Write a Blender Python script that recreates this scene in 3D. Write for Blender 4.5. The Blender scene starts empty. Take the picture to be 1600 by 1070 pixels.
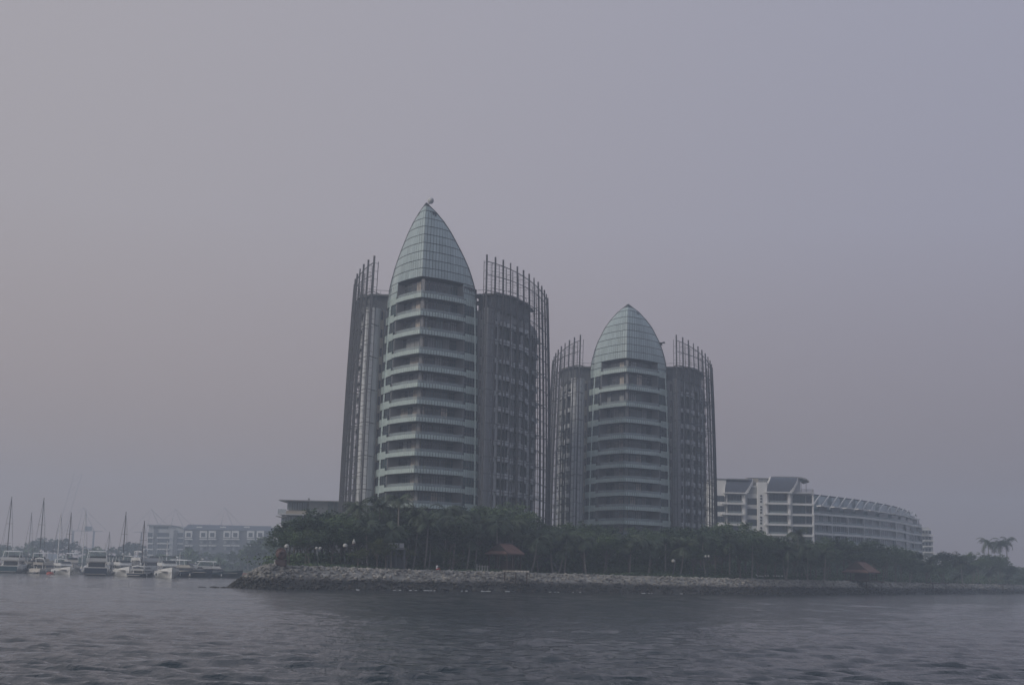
import bpy, math, random
import numpy as np
from mathutils import Vector, Matrix
random.seed(7); np.random.seed(7)
R = math.radians
SC = bpy.context.scene
COL = SC.collection

# ------------------------------------------------------------------ camera
FPX, PITCH, ROLL, CAMZ = 2100.0, math.atan(359/2100), R(1.3), 3.0
fw = Vector((0, math.cos(PITCH), math.sin(PITCH)))
r0 = Vector((1, 0, 0)); u0 = Vector((0, -math.sin(PITCH), math.cos(PITCH)))
rt = r0*math.cos(ROLL) + u0*math.sin(ROLL)
up = u0*math.cos(ROLL) - r0*math.sin(ROLL)
cd = bpy.data.cameras.new('camera'); cam = bpy.data.objects.new('camera', cd); COL.objects.link(cam)
M = Matrix((rt, up, -fw)).transposed().to_4x4(); M.translation = (0, 0, CAMZ)
cam.matrix_world = M
cd.sensor_width = 36; cd.lens = 36*FPX/1600; cd.clip_start = 0.5; cd.clip_end = 9000
SC.camera = cam

def ray(px, py):
    return rt*((px-800)/FPX) + up*(-(py-535)/FPX) + fw
def P(px, py, Y):
    d = ray(px, py); t = Y/d.y
    return Vector((d.x*t, Y, CAMZ + d.z*t))
def zof(px, py, Y): return P(px, py, Y).z
def gx(px, Y, z=3.0):
    k = (px-800)/FPX; v = rt - fw*k
    return -(Y*v.y + (z-CAMZ)*v.z)/v.x

# ------------------------------------------------------------------ light
SUN_EL, SUN_AZ = R(28), R(-118)      # azimuth from +Y clockwise: the sun stands to the left, a little behind the camera
w = bpy.data.worlds.new('World'); SC.world = w; w.use_nodes = True
nt = w.node_tree; N = nt.nodes; L = nt.links; N.clear()
out = N.new('ShaderNodeOutputWorld'); bg = N.new('ShaderNodeBackground')
sky = N.new('ShaderNodeTexSky'); sky.sky_type = 'NISHITA'; sky.sun_disc = False
sky.sun_elevation = SUN_EL; sky.sun_rotation = SUN_AZ; sky.dust_density = 6; sky.air_density = 1.5
mul = N.new('ShaderNodeVectorMath'); mul.operation = 'SCALE'; mul.inputs['Scale'].default_value = 0.05
L.new(sky.outputs[0], mul.inputs[0])
hs = N.new('ShaderNodeHueSaturation'); hs.inputs['Saturation'].default_value = 0.35; L.new(mul.outputs[0], hs.inputs['Color'])
tc = N.new('ShaderNodeTexCoord'); sx = N.new('ShaderNodeSeparateXYZ'); L.new(tc.outputs['Generated'], sx.inputs[0])
def ramp(sock, stops):
    r = N.new('ShaderNodeValToRGB'); L.new(sock, r.inputs[0]); e = r.color_ramp.elements
    while len(e) < len(stops): e.new(0.5)
    for el, (p, c) in zip(e, stops): el.position = p; el.color = (*c, 1)
    return r
SKYG = 1.0
left = ramp(sx.outputs['Z'], [(0.0, (.40, .30, .27)), (.10, (.39, .318, .305)), (.25, (.42, .388, .41)), (.45, (.42, .40, .435)), (.65, (.36, .40, .49)), (1.0, (.31, .37, .48))])
right = ramp(sx.outputs['Z'], [(0.0, (.27, .20, .205)), (.10, (.275, .235, .265)), (.25, (.335, .33, .415)), (.45, (.35, .355, .45)), (.65, (.32, .36, .47)), (1.0, (.31, .37, .48))])
az = N.new('ShaderNodeMapRange'); az.interpolation_type = 'SMOOTHSTEP'; L.new(sx.outputs['X'], az.inputs[0])
az.inputs[1].default_value = -0.45; az.inputs[2].default_value = 0.5
mixa = N.new('ShaderNodeMixRGB'); L.new(az.outputs[0], mixa.inputs[0]); L.new(left.outputs[0], mixa.inputs[1]); L.new(right.outputs[0], mixa.inputs[2])
mixs = N.new('ShaderNodeMixRGB'); mixs.inputs[0].default_value = 0.12
L.new(mixa.outputs[0], mixs.inputs[1]); L.new(hs.outputs[0], mixs.inputs[2])
L.new(mixs.outputs[0], bg.inputs[0]); bg.inputs[1].default_value = SKYG
L.new(bg.outputs[0], out.inputs[0])
sl = bpy.data.lights.new('sun', 'SUN'); sl.energy = 1.25; sl.angle = R(14); sl.color = (1.0, .93, .84)
so = bpy.data.objects.new('sun', sl); COL.objects.link(so)
sd = Vector((math.sin(SUN_AZ)*math.cos(SUN_EL), math.cos(SUN_AZ)*math.cos(SUN_EL), math.sin(SUN_EL)))
so.rotation_euler = sd.to_track_quat('Z', 'Y').to_euler(); so.location = (0, -40, 60)
vs = SC.view_settings; vs.view_transform = 'Standard'; vs.look = 'None'; vs.gamma = 1; vs.exposure = 0.08; vs.use_curve_mapping = False
cy = SC.cycles; cy.use_denoising = True; cy.max_bounces = 6; cy.volume_bounces = 2; cy.diffuse_bounces = 3
cy.glossy_bounces = 3; cy.transparent_max_bounces = 12; cy.transmission_bounces = 2
HAZE_DENSITY = 0.00095

# ------------------------------------------------------------------ helpers
class MB:
    def __init__(s): s.v = []; s.f = []; s.m = []
    def add(s, vs, fs, mi=0):
        o = len(s.v); s.v += [tuple(p) for p in vs]
        for f in fs: s.f.append(tuple(o+i for i in f)); s.m.append(mi)
    def hexa(s, b, t, mi=0):      # b, t: four corners below, four above (counter-clockwise)
        s.add(list(b)+list(t), [(3, 2, 1, 0), (4, 5, 6, 7), (0, 1, 5, 4), (1, 2, 6, 5), (2, 3, 7, 6), (3, 0, 4, 7)], mi)
    def box(s, c, d, rz=0, mi=0):
        hx, hy, hz = d[0]/2, d[1]/2, d[2]/2; ca, sa = math.cos(rz), math.sin(rz)
        q = [(c[0]+x*ca-y*sa, c[1]+x*sa+y*ca) for x, y in ((-hx, -hy), (hx, -hy), (hx, hy), (-hx, hy))]
        s.hexa([(x, y, c[2]-hz) for x, y in q], [(x, y, c[2]+hz) for x, y in q], mi)
    def prism(s, poly, z0, z1, mi=0):
        n = len(poly)
        s.add([(p[0], p[1], z0) for p in poly]+[(p[0], p[1], z1) for p in poly],
              [tuple(range(n-1, -1, -1)), tuple(range(n, 2*n))]+[(i, (i+1) % n, n+(i+1) % n, n+i) for i in range(n)], mi)
    def wall(s, a, b, z0, z1, th, mi=0):   # thick upright slab from a to b (xy)
        a = Vector(a[:2]); b = Vector(b[:2]); d = (b-a); 
        if d.length < 1e-6: return
        n = Vector((-d.y, d.x)).normalized()*th/2
        q = [a-n, b-n, b+n, a+n]
        s.hexa([(p.x, p.y, z0) for p in q], [(p.x, p.y, z1) for p in q], mi)
    def tube(s, pts, r, n=5, mi=0, cap=True):
        pts = [Vector(p) for p in pts]; rs = r if isinstance(r, (list, tuple)) else [r]*len(pts)
        o = len(s.v); k = len(pts)
        for i, p in enumerate(pts):
            d = (pts[min(i+1, k-1)]-pts[max(i-1, 0)])
            d = d.normalized() if d.length > 1e-9 else Vector((0, 0, 1))
            a = d.cross(Vector((0, 0, 1)) if abs(d.z) < .95 else Vector((1, 0, 0))).normalized(); b = d.cross(a)
            for j in range(n):
                t = 2*math.pi*(j+.5)/n
                s.v.append(tuple(p + a*(math.cos(t)*rs[i]) + b*(math.sin(t)*rs[i])))
        for i in range(k-1):
            for j in range(n):
                s.f.append((o+i*n+j, o+(i+1)*n+j, o+(i+1)*n+(j+1) % n, o+i*n+(j+1) % n)); s.m.append(mi)
        if cap:
            s.f.append(tuple(o+j for j in range(n))); s.m.append(mi)
            s.f.append(tuple(o+(k-1)*n+j for j in range(n-1, -1, -1))); s.m.append(mi)
    def lathe(s, prof, c=(0, 0, 0), n=12, mi=0):
        o = len(s.v)
        for r_, z in prof:
            for j in range(n):
                t = 2*math.pi*j/n; s.v.append((c[0]+r_*math.cos(t), c[1]+r_*math.sin(t), c[2]+z))
        for i in range(len(prof)-1):
            for j in range(n):
                s.f.append((o+i*n+j, o+i*n+(j+1) % n, o+(i+1)*n+(j+1) % n, o+(i+1)*n+j)); s.m.append(mi)
    def mesh(s, name, mats, smooth=False):
        me = bpy.data.meshes.new(name); me.from_pydata(s.v, [], s.f)
        for m in (mats if isinstance(mats, (list, tuple)) else [mats]): me.materials.append(m)
        if any(s.m): me.polygons.foreach_set('material_index', s.m)
        if smooth: me.polygons.foreach_set('use_smooth', [True]*len(s.f))
        me.update(); return me
    def obj(s, name, mats, parent=None, smooth=False):
        return link(name, s.mesh(name, mats, smooth), parent)

def link(name, me, parent=None):
    o = bpy.data.objects.new(name, me); COL.objects.link(o)
    if parent is not None: o.parent = parent
    return o
def thing(name, label, cat, loc=(0, 0, 0), rz=0, group=None):
    o = bpy.data.objects.new(name, None); COL.objects.link(o); o.location = loc; o.rotation_euler = (0, 0, rz)
    o.empty_display_size = .5
    return tag(o, label, cat, group)
def tag(o, label, cat, group=None):
    o['label'] = label; o['category'] = cat
    if group: o['group'] = group
    return o
def struct(o): o['kind'] = 'structure'; return o
def stuff(o, label=None, cat=None):
    o['kind'] = 'stuff'
    if label: o['label'] = label; o['category'] = cat
    return o

def mat(name, col, rough=.7, var=.12, scale=1.5, spec=.4, bump=0, bscale=8, metal=0, alpha=1, rand=0, streak=False, coat=0):
    m = bpy.data.materials.new(name); m.use_nodes = True; t = m.node_tree; n = t.nodes; l = t.links
    b = n['Principled BSDF']; b.inputs['Roughness'].default_value = rough; b.inputs['Metallic'].default_value = metal
    b.inputs['Specular IOR Level'].default_value = spec; b.inputs['Alpha'].default_value = alpha
    tcn = n.new('ShaderNodeTexCoord'); mp = n.new('ShaderNodeMapping'); l.new(tcn.outputs['Object'], mp.inputs[0])
    if streak: mp.inputs['Scale'].default_value = (1, 1, .12)
    no = n.new('ShaderNodeTexNoise'); no.inputs['Scale'].default_value = scale; no.inputs['Detail'].default_value = 6
    l.new(mp.outputs[0], no.inputs['Vector'])
    mr = n.new('ShaderNodeMapRange'); l.new(no.outputs[0], mr.inputs[0]); mr.inputs[1].default_value = .25; mr.inputs[2].default_value = .75
    mr.inputs[3].default_value = 1-var; mr.inputs[4].default_value = 1+var
    val = mr.outputs[0]
    if rand:
        oi = n.new('ShaderNodeObjectInfo'); m2 = n.new('ShaderNodeMapRange'); l.new(oi.outputs['Random'], m2.inputs[0])
        m2.inputs[3].default_value = 1-rand; m2.inputs[4].default_value = 1+rand
        mm = n.new('ShaderNodeMath'); mm.operation = 'MULTIPLY'; l.new(val, mm.inputs[0]); l.new(m2.outputs[0], mm.inputs[1]); val = mm.outputs[0]
    sc_ = n.new('ShaderNodeVectorMath'); sc_.operation = 'SCALE'; sc_.inputs[0].default_value = col[:3]; l.new(val, sc_.inputs['Scale'])
    l.new(sc_.outputs[0], b.inputs['Base Color'])
    if bump:
        nb = n.new('ShaderNodeTexNoise'); nb.inputs['Scale'].default_value = bscale; nb.inputs['Detail'].default_value = 4; l.new(tcn.outputs['Object'], nb.inputs['Vector'])
        bp = n.new('ShaderNodeBump'); bp.inputs['Strength'].default_value = bump; l.new(nb.outputs[0], bp.inputs['Height']); l.new(bp.outputs[0], b.inputs['Normal'])
    return m

MT = dict(
    conc=mat('concrete', (.27, .27, .27), .85, .16, .35, streak=True),
    conc_dk=mat('concrete_dark', (.15, .155, .165), .85, .2, .4, streak=True),
    beige=mat('beige_render', (.40, .36, .30), .85, .12, .5, streak=True),
    panel=mat('fritted_glass_panel', (.36, .43, .425), .34, .08, .3, spec=.6, rand=.10),
    panel2=mat('balustrade_glass', (.51, .60, .56), .28, .10, .9, spec=.6),
    joint=mat('dark_joint', (.05, .06, .065), .6),
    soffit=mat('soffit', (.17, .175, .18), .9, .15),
    glass=mat('dark_window_glass', (.030, .042, .052), .08, .3, .25, spec=.7, rand=.3),
    glass_t=mat('teal_window_glass', (.05, .085, .09), .1, .3, .3, spec=.7, rand=.3),
    curtain=mat('curtain_behind_glass', (.50, .44, .38), .5, .25, 1.2, rand=.25),
    blind=mat('pale_blind', (.30, .31, .31), .5, .2, 1.2, rand=.25),
    frame=mat('window_frame', (.12, .13, .14), .5),
    rail_g=mat('clear_rail_glass', (.36, .42, .42), .15, .05, alpha=.45),
    steel=mat('weathered_steel', (.075, .075, .082), .65, .25, .6),
    steel_l=mat('thin_steel', (.12, .12, .13), .6, .2),
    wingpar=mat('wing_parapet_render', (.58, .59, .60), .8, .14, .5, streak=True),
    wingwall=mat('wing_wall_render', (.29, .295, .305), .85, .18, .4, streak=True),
    white=mat('white_render', (.78, .76, .73), .75, .1, .3, streak=True),
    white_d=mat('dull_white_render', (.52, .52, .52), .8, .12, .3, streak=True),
    roofg=mat('grey_metal_roof', (.13, .14, .155), .5, .15, .4),
    slateroof=mat('blue_grey_roof', (.10, .11, .14), .6, .15),
    lglass=mat('pale_sloped_glass', (.30, .34, .36), .25, .25, .35, rand=.1),
    tile=mat('orange_roof_tile', (.165, .09, .072), .8, .25, 1.2, bump=.3),
    wood=mat('dark_timber', (.07, .05, .04), .8, .2),
    rust=mat('rust_brown_bronze', (.105, .06, .05), .6, .3, 2.5, bump=.3),
    rust_dk=mat('dark_red_stone', (.07, .045, .045), .7, .3, 2),
    gel=mat('white_gelcoat', (.78, .77, .74), .3, .06, .6, spec=.5),
    gel_c=mat('cream_gelcoat', (.56, .52, .46), .35, .08, .6),
    navy=mat('navy_hull', (.02, .035, .06), .25, .1),
    teal=mat('dark_teal_hull', (.02, .06, .075), .3, .1),
    canvas=mat('dark_canvas', (.04, .045, .055), .9, .2),
    bglass=mat('boat_glass', (.02, .025, .03), .1, .1, spec=.7),
    alu=mat('mast_aluminium', (.30, .30, .31), .5, .1),
    mast_dk=mat('dark_mast', (.05, .05, .055), .5, .1),
    red=mat('red_buoy', (.42, .07, .04), .5, .1),
    lamp=mat('lamp_globe', (.46, .45, .41), .35, .05),
    lampo=mat('green_lamp_post', (.05, .06, .06), .6),
    bark=mat('bark', (.14, .12, .10), .9, .25, 3),
    barkl=mat('pale_palm_bark', (.21, .19, .17), .9, .25, 3),
    foam=mat('foam', (.55, .57, .58), .9, .05),
    inner=mat('inner_room_wall', (.13, .135, .14), .8, .3, .5),
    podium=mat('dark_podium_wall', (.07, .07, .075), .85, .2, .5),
    brick=mat('red_brown_quay', (.24, .13, .10), .9, .2, .6),
)

def foliage(name, c1, c2, rough=.6):
    m = bpy.data.materials.new(name); m.use_nodes = True; t = m.node_tree; n = t.nodes; l = t.links
    b = n['Principled BSDF']; b.inputs['Roughness'].default_value = rough; b.inputs['Specular IOR Level'].default_value = .3
    tcn = n.new('ShaderNodeTexCoord'); no = n.new('ShaderNodeTexNoise'); no.inputs['Scale'].default_value = .7; no.inputs['Detail'].default_value = 3
    l.new(tcn.outputs['Object'], no.inputs['Vector']); oi = n.new('ShaderNodeObjectInfo')
    ad = n.new('ShaderNodeMath'); ad.operation = 'MULTIPLY_ADD'; l.new(oi.outputs['Random'], ad.inputs[0]); ad.inputs[1].default_value = .5; l.new(no.outputs[0], ad.inputs[2])
    mr = n.new('ShaderNodeMapRange'); l.new(ad.outputs[0], mr.inputs[0]); mr.inputs[1].default_value = .4; mr.inputs[2].default_value = 1.05
    mx = n.new('ShaderNodeMixRGB'); l.new(mr.outputs[0], mx.inputs[0]); mx.inputs[1].default_value = (*c1, 1); mx.inputs[2].default_value = (*c2, 1)
    l.new(mx.outputs[0], b.inputs['Base Color']); return m
MT['leaf'] = foliage('broad_leaves', (.014, .034, .022), (.105, .155, .068))  # random leaf tone, range widened to imitate lit and dark clumps
MT['leafy'] = foliage('yellow_green_leaves', (.060, .085, .028), (.12, .14, .05))
MT['frond'] = foliage('palm_fronds', (.035, .055, .032), (.080, .10, .055))
MT['grass'] = foliage('grass', (.035, .055, .02), (.07, .09, .035), .9)

# ------------------------------------------------------------------ rock: pale above the tide mark, dark weed-stained below it
def rock_mat():
    m = bpy.data.materials.new('granite_boulders'); m.use_nodes = True; t = m.node_tree; n = t.nodes; l = t.links
    b = n['Principled BSDF']; b.inputs['Roughness'].default_value = .85
    g = n.new('ShaderNodeNewGeometry'); s = n.new('ShaderNodeSeparateXYZ'); l.new(g.outputs['Position'], s.inputs[0])
    no = n.new('ShaderNodeTexNoise'); no.inputs['Scale'].default_value = .25; no.inputs['Detail'].default_value = 5; l.new(g.outputs['Position'], no.inputs['Vector'])
    a = n.new('ShaderNodeMath'); a.operation = 'MULTIPLY_ADD'; l.new(no.outputs[0], a.inputs[0]); a.inputs[1].default_value = -.9; l.new(s.outputs['Z'], a.inputs[2])
    mr = n.new('ShaderNodeMapRange'); l.new(a.outputs[0], mr.inputs[0]); mr.inputs[1].default_value = .80; mr.inputs[2].default_value = 1.35
    n2 = n.new('ShaderNodeTexNoise'); n2.inputs['Scale'].default_value = 1.1; n2.inputs['Detail'].default_value = 8; l.new(g.outputs['Position'], n2.inputs['Vector'])
    n3 = n.new('ShaderNodeTexNoise'); n3.inputs['Scale'].default_value = .12; l.new(g.outputs['Position'], n3.inputs['Vector'])
    cr = n.new('ShaderNodeValToRGB'); l.new(n2.outputs[0], cr.inputs[0]); e = cr.color_ramp.elements
    e[0].position = .30; e[0].color = (.12, .115, .105, 1); e[1].position = .68; e[1].color = (.42, .39, .345, 1)
    dk = n.new('ShaderNodeValToRGB'); l.new(n2.outputs[0], dk.inputs[0]); e = dk.color_ramp.elements
    e[0].position = .3; e[0].color = (.022, .026, .022, 1); e[1].position = .7; e[1].color = (.065, .058, .05, 1)
    at_ = n.new('ShaderNodeVertexColor'); at_.layer_name = 'tone'
    mx = n.new('ShaderNodeMixRGB'); l.new(mr.outputs[0], mx.inputs[0]); l.new(dk.outputs[0], mx.inputs[1]); l.new(cr.outputs[0], mx.inputs[2])
    m3 = n.new('ShaderNodeMapRange'); l.new(n3.outputs[0], m3.inputs[0]); m3.inputs[1].default_value = .3; m3.inputs[2].default_value = .7; m3.inputs[3].default_value = .8; m3.inputs[4].default_value = 1.15
    sc_ = n.new('ShaderNodeVectorMath'); sc_.operation = 'SCALE'; l.new(mx.outputs[0], sc_.inputs[0]); l.new(m3.outputs[0], sc_.inputs['Scale'])
    l.new(sc_.outputs[0], b.inputs['Base Color']); n.remove(at_)
    return m
MT['rock'] = rock_mat()

# ------------------------------------------------------------------ water: one sheet to the horizon, fine where the camera looks
def make_water():
    r_in, r_out, ratio = 5.0, 1450.0, 1.0056
    rs = [0.0, 2.5]; r_ = r_in
    while r_ < r_out: rs.append(r_); r_ *= ratio if r_ > 24 else 1.05
    rs.append(r_out); rs = np.array(rs)
    fine = np.radians(np.arange(60, 120.01, .125)); coarse = np.radians(np.arange(124, 420, 4.0))
    th = np.concatenate([fine, coarse])
    rr, tt = np.meshgrid(rs, th, indexing='ij'); x = rr*np.cos(tt); y = rr*np.sin(tt)
    z = np.zeros_like(x); rng = np.random.RandomState(3)
    spacing = np.maximum(rr*.0056, rr*R(.125)*.6)
    patch = .75 + .35*np.sin(x*.031+1.2*np.sin(y*.017))*np.sin(y*.043+.8*np.sin(x*.013)) + .2*np.sin(x*.011-y*.019+2)
    for i in range(80):
        lam = 0.5*(5.5/0.5)**rng.rand(); a = R(82) + rng.randn()*R(22)
        k = 2*math.pi/lam; kx, ky = math.cos(a)*k, math.sin(a)*k
        amp = .0076*lam**.66 * (.6+.8*rng.rand())
        if lam > 1.7: amp *= .40
        if lam < 1.2: amp *= 1.25
        ph = kx*x + ky*y + rng.rand()*6.28
        fade = np.clip((lam/spacing-1.8)/1.5, 0, 1)
        s_ = np.sin(ph + .25*np.sin(ph*.37+i)); z += amp*((s_ + .3*s_*s_) if i % 3 else 2.4*(.64-np.abs(np.sin(ph*.5))))*fade*patch
    n_r, n_t = x.shape
    co = np.stack([x, y, z], -1).reshape(-1, 3).astype(np.float32)
    i = np.arange(n_r-1)[:, None]; j = np.arange(n_t)[None, :]; j2 = (j+1) % n_t
    q = np.stack([i*n_t+j, (i+1)*n_t+j, (i+1)*n_t+j2, i*n_t+j2], -1).reshape(-1, 4)
    me = bpy.data.meshes.new('water'); me.vertices.add(len(co)); me.vertices.foreach_set('co', co.ravel())
    me.loops.add(q.size); me.loops.foreach_set('vertex_index', q.ravel().astype(np.int32))
    me.polygons.add(len(q)); me.polygons.foreach_set('loop_start', np.arange(0, q.size, 4, dtype=np.int32))
    me.polygons.foreach_set('use_smooth', np.ones(len(q), bool)); me.update(calc_edges=True); me.validate()
    m = bpy.data.materials.new('sea_water'); m.use_nodes = True; t = m.node_tree; n = t.nodes; l = t.links
    b = n['Principled BSDF']; b.inputs['Base Color'].default_value = (.018, .028, .034, 1); b.inputs['Roughness'].default_value = .07; b.inputs['IOR'].default_value = 1.33
    g = n.new('ShaderNodeNewGeometry'); mp = n.new('ShaderNodeMapping'); mp.inputs['Scale'].default_value = (.8, 1.7, 1); l.new(g.outputs['Position'], mp.inputs[0])
    n1 = n.new('ShaderNodeTexNoise'); n1.inputs['Scale'].default_value = 2.2; n1.inputs['Detail'].default_value = 5; n1.inputs['Roughness'].default_value = .6; l.new(mp.outputs[0], n1.inputs['Vector'])
    bp = n.new('ShaderNodeBump'); bp.inputs['Strength'].default_value = 1.0; bp.inputs['Distance'].default_value = .05; l.new(n1.outputs[0], bp.inputs['Height'])
    mp2 = n.new('ShaderNodeMapping'); mp2.inputs['Scale'].default_value = (1.5, .30, 1); mp2.inputs['Rotation'].default_value = (0, 0, R(6)); l.new(g.outputs['Position'], mp2.inputs[0])
    n2 = n.new('ShaderNodeTexNoise'); n2.inputs['Scale'].default_value = 1.0; n2.inputs['Detail'].default_value = 4; n2.inputs['Roughness'].default_value = .62; n2.inputs['Distortion'].default_value = .6; l.new(mp2.outputs[0], n2.inputs['Vector'])
    n3 = n.new('ShaderNodeTexNoise'); n3.inputs['Scale'].default_value = .022; n3.inputs['Detail'].default_value = 3; l.new(g.outputs['Position'], n3.inputs['Vector'])
    st = n.new('ShaderNodeMapRange'); l.new(n3.outputs[0], st.inputs[0]); st.inputs[1].default_value = .35; st.inputs[2].default_value = .65; st.inputs[3].default_value = .45; st.inputs[4].default_value = 1.0
    bp2 = n.new('ShaderNodeBump'); bp2.inputs['Distance'].default_value = .22; l.new(st.outputs[0], bp2.inputs['Strength']); l.new(n2.outputs[0], bp2.inputs['Height']); l.new(bp2.outputs[0], bp.inputs['Normal'])
    l.new(bp.outputs[0], b.inputs['Normal'])
    me.materials.append(m); struct(link('water', me))
make_water()

# ------------------------------------------------------------------ island: ground sheet and rock revetment
# waterline of the revetment: pixel column -> distance, crest height
RV = [(352, 191, 1.0), (395, 190, 3.3), (430, 191, 3.4), (540, 198, 3.35), (650, 207, 3.25), (780, 217, 3.2), (900, 227, 3.15), (1020, 235, 3.05), (1100, 240, 3.0),
      (1180, 248, 2.95), (1250, 266, 2.9), (1320, 289, 2.9), (1400, 322, 2.85), (1500, 372, 2.8), (1600, 440, 2.8), (1680, 520, 2.8), (1760, 640, 2.8)]
def interp(x, tab, k=1):
    if x <= tab[0][0]: return tab[0][k]
    for a, b in zip(tab, tab[1:]):
        if x <= b[0]: return a[k]+(b[k]-a[k])*(x-a[0])/(b[0]-a[0])
    return tab[-1][k]
TIP = Vector((gx(362, 191, 0), 191.5))
foot = [Vector((gx(px, D, 0), D)) for px, D, h in RV[1:]]
# shoreline polyline (foot of the rocks): left flank of the point, round the tip, then along the front
flank = [Vector((gx(446, 420, 0), 420)), Vector((gx(424, 330, 0), 330)), Vector((gx(398, 260, 0), 260)), Vector((gx(376, 222, 0), 222)), Vector((gx(361, 203, 0), 203))]
shore = flank + [TIP + Vector((-.4, 2)), TIP + Vector((2.2, -.9))] + foot[1:]
hts = [2.9, 3.0, 3.2, 3.4, 3.5, 3.5, 3.5] + [h for _, _, h in RV[2:]]
# resample evenly
def resample(pts, vals, step):
    o, ov, carry = [pts[0].copy()], [vals[0]], 0
    for i in range(len(pts)-1):
        a, b = pts[i], pts[i+1]; Ls = (b-a).length; d = step-carry
        while d <= Ls:
            o.append(a.lerp(b, d/Ls)); ov.append(vals[i]+(vals[i+1]-vals[i])*d/Ls); d += step
        carry = Ls-(d-step)
    return o, ov
S, SH = resample(shore, hts, 1.5)
for _ in range(4):
    S = [S[0]]+[(S[i-1]+S[i]*2+S[i+1])/4 for i in range(1, len(S)-1)]+[S[-1]]
def inward(i):
    d = (S[min(i+1, len(S)-1)]-S[max(i-1, 0)]).normalized(); return Vector((-d.y, d.x))
NRM = [inward(i) for i in range(len(S))]
RUN = 5.8
CREST = [S[i]+NRM[i]*RUN for i in range(len(S))]
mb = MB(); m_ = len(S); secs = [(-1.6, -.9), (0, 0), (.35*RUN, .40), (.7*RUN, .78), (RUN, 1.0), (RUN+1.2, 1.0)]
for i in range(m_):
    for d, h in secs:
        q = S[i]+NRM[i]*d; mb.v.append((q.x, q.y, h*SH[i]-.12))
ns = len(secs)
for i in range(m_-1):
    for j in range(ns-1): mb.f.append((i*ns+j, (i+1)*ns+j, (i+1)*ns+j+1, i*ns+j+1)); mb.m.append(0)
revet = struct(mb.obj('rock_revetment', MT['rock']))
# island top, behind the crest
isl = [(CREST[i].x, CREST[i].y) for i in range(0, m_, 4)]
isl = isl + [(gx(1760, 900, 0), 900), (gx(470, 900, 0), 900)]
mb = MB(); n_i = len(isl); mb.v = [(x, y, 2.86 if y < 800 else 2.7) for x, y in isl]; mb.f = [tuple(range(n_i))]; mb.m = [0]
struct(mb.obj('island_ground', MT['grass']))

def rock_variants(k):
    import mathutils
    res = []
    for q in range(k):
        rng = random.Random(q+50); V = []; F = []
        phi = (1+5**.5)/2
        base = [(-1, phi, 0), (1, phi, 0), (-1, -phi, 0), (1, -phi, 0), (0, -1, phi), (0, 1, phi), (0, -1, -phi), (0, 1, -phi), (phi, 0, -1), (phi, 0, 1), (-phi, 0, -1), (-phi, 0, 1)]
        F = [(0, 11, 5), (0, 5, 1), (0, 1, 7), (0, 7, 10), (0, 10, 11), (1, 5, 9), (5, 11, 4), (11, 10, 2), (10, 7, 6), (7, 1, 8), (3, 9, 4), (3, 4, 2), (3, 2, 6), (3, 6, 8), (3, 8, 9), (4, 9, 5), (2, 4, 11), (6, 2, 10), (8, 6, 7), (9, 8, 1)]
        for b in base:
            v = Vector(b).normalized()*rng.uniform(.38, .62); V.append(Vector((v.x*1.25, v.y*.85, v.z*.7)))
        res.append((V, F))
    return res
RV_ = rock_variants(12)
def place_rock(rng, i, frac, size):
    V, F = rng.choice(RV_); ii = min(i, m_-1)
    h = interp(frac, [(0, 0, 0), (.35, .40, 0), (.7, .78, 0), (1, 1.0, 0), (1.3, 1.0, 0)]) if frac > 0 else frac*.6
    q = S[ii]+NRM[ii]*(RUN*frac)
    c = Vector((q.x+rng.uniform(-.8, .8), q.y+rng.uniform(-.3, .3), h*SH[ii]-.12*size))
    rot = Matrix.Rotation(rng.uniform(0, 6.28), 3, 'Z') @ Matrix.Rotation(rng.uniform(-.7, .7), 3, 'X')
    return [rot @ (v*size)+c for v in V], F, c
rng = random.Random(11); cells = []
for i in range(m_):
    D = S[i].y; dens = 44 if D < 300 else 14
    for k in range(dens):
        fr = rng.random()*1.02-.05; sz = rng.uniform(.30, .62)*(1 if D < 300 else 1.5)
        cells.append((i, fr, sz))
tip_i = min(range(m_), key=lambda i: (S[i]-TIP).length)
near = sorted(cells, key=lambda c: -(c[2]*(1.6 if tip_i-3 < c[0] < tip_i+40 else 1)))
singles = set(id(c) for c in near[:300]); rest = MB()
for c in cells:
    big = id(c) in singles
    V, F, ctr = place_rock(rng, c[0], c[1], c[2]*(1.25 if big else 1))
    if big:
        mb = MB(); mb.add([v-ctr for v in V], F); o = mb.obj('boulder', MT['rock'], revet); o.location = ctr
    else: rest.add(V, F)
o = stuff(rest.obj('small_boulders', MT['rock'], revet))
# low shelf of rocks running out from the tip, and a faint row of foam
mb = MB(); rr = random.Random(5)
for k in range(46):
    V, F = rr.choice(RV_); c = Vector((TIP.x-5.2*rr.random()**1.5+.4, TIP.y+rr.uniform(-.6, .8), -.02)); s_ = rr.uniform(.3, .6)
    mb.add([v*s_+c for v in V], F)
stuff(mb.obj('tidal_rocks', MT['rock'], revet))
fo = MB(); rr = random.Random(9)
for px0, n_ in ((625, 7), (646, 4), (672, 12), (727, 5), (762, 14), (790, 6), (868, 9), (900, 3), (1012, 9), (1062, 3), (1585, 10), (560, 3)):
    for k in range(max(2, n_//2)):
        px = px0+rr.uniform(-9, 9); D = interp(px, RV)-rr.uniform(.6, 1.6); x = gx(px, D, 0); l_ = rr.uniform(.3, 1.0); l_ *= .35; z0 = .04+rr.random()*.03
        fo.hexa([(x-l_, D-.12, z0-.1), (x+l_, D-.1, z0-.1), (x+l_, D+.12, z0-.1), (x-l_, D+.1, z0-.1)],
                [(x-l_*.7, D-.05, z0), (x+l_*.6, D-.05, z0+.02), (x+l_*.6, D+.08, z0+.02), (x-l_*.7, D+.06, z0)])
stuff(fo.obj('foam', MT['foam']), 'white foam breaking in short dashes at the foot of the rocks', 'foam')

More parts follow.
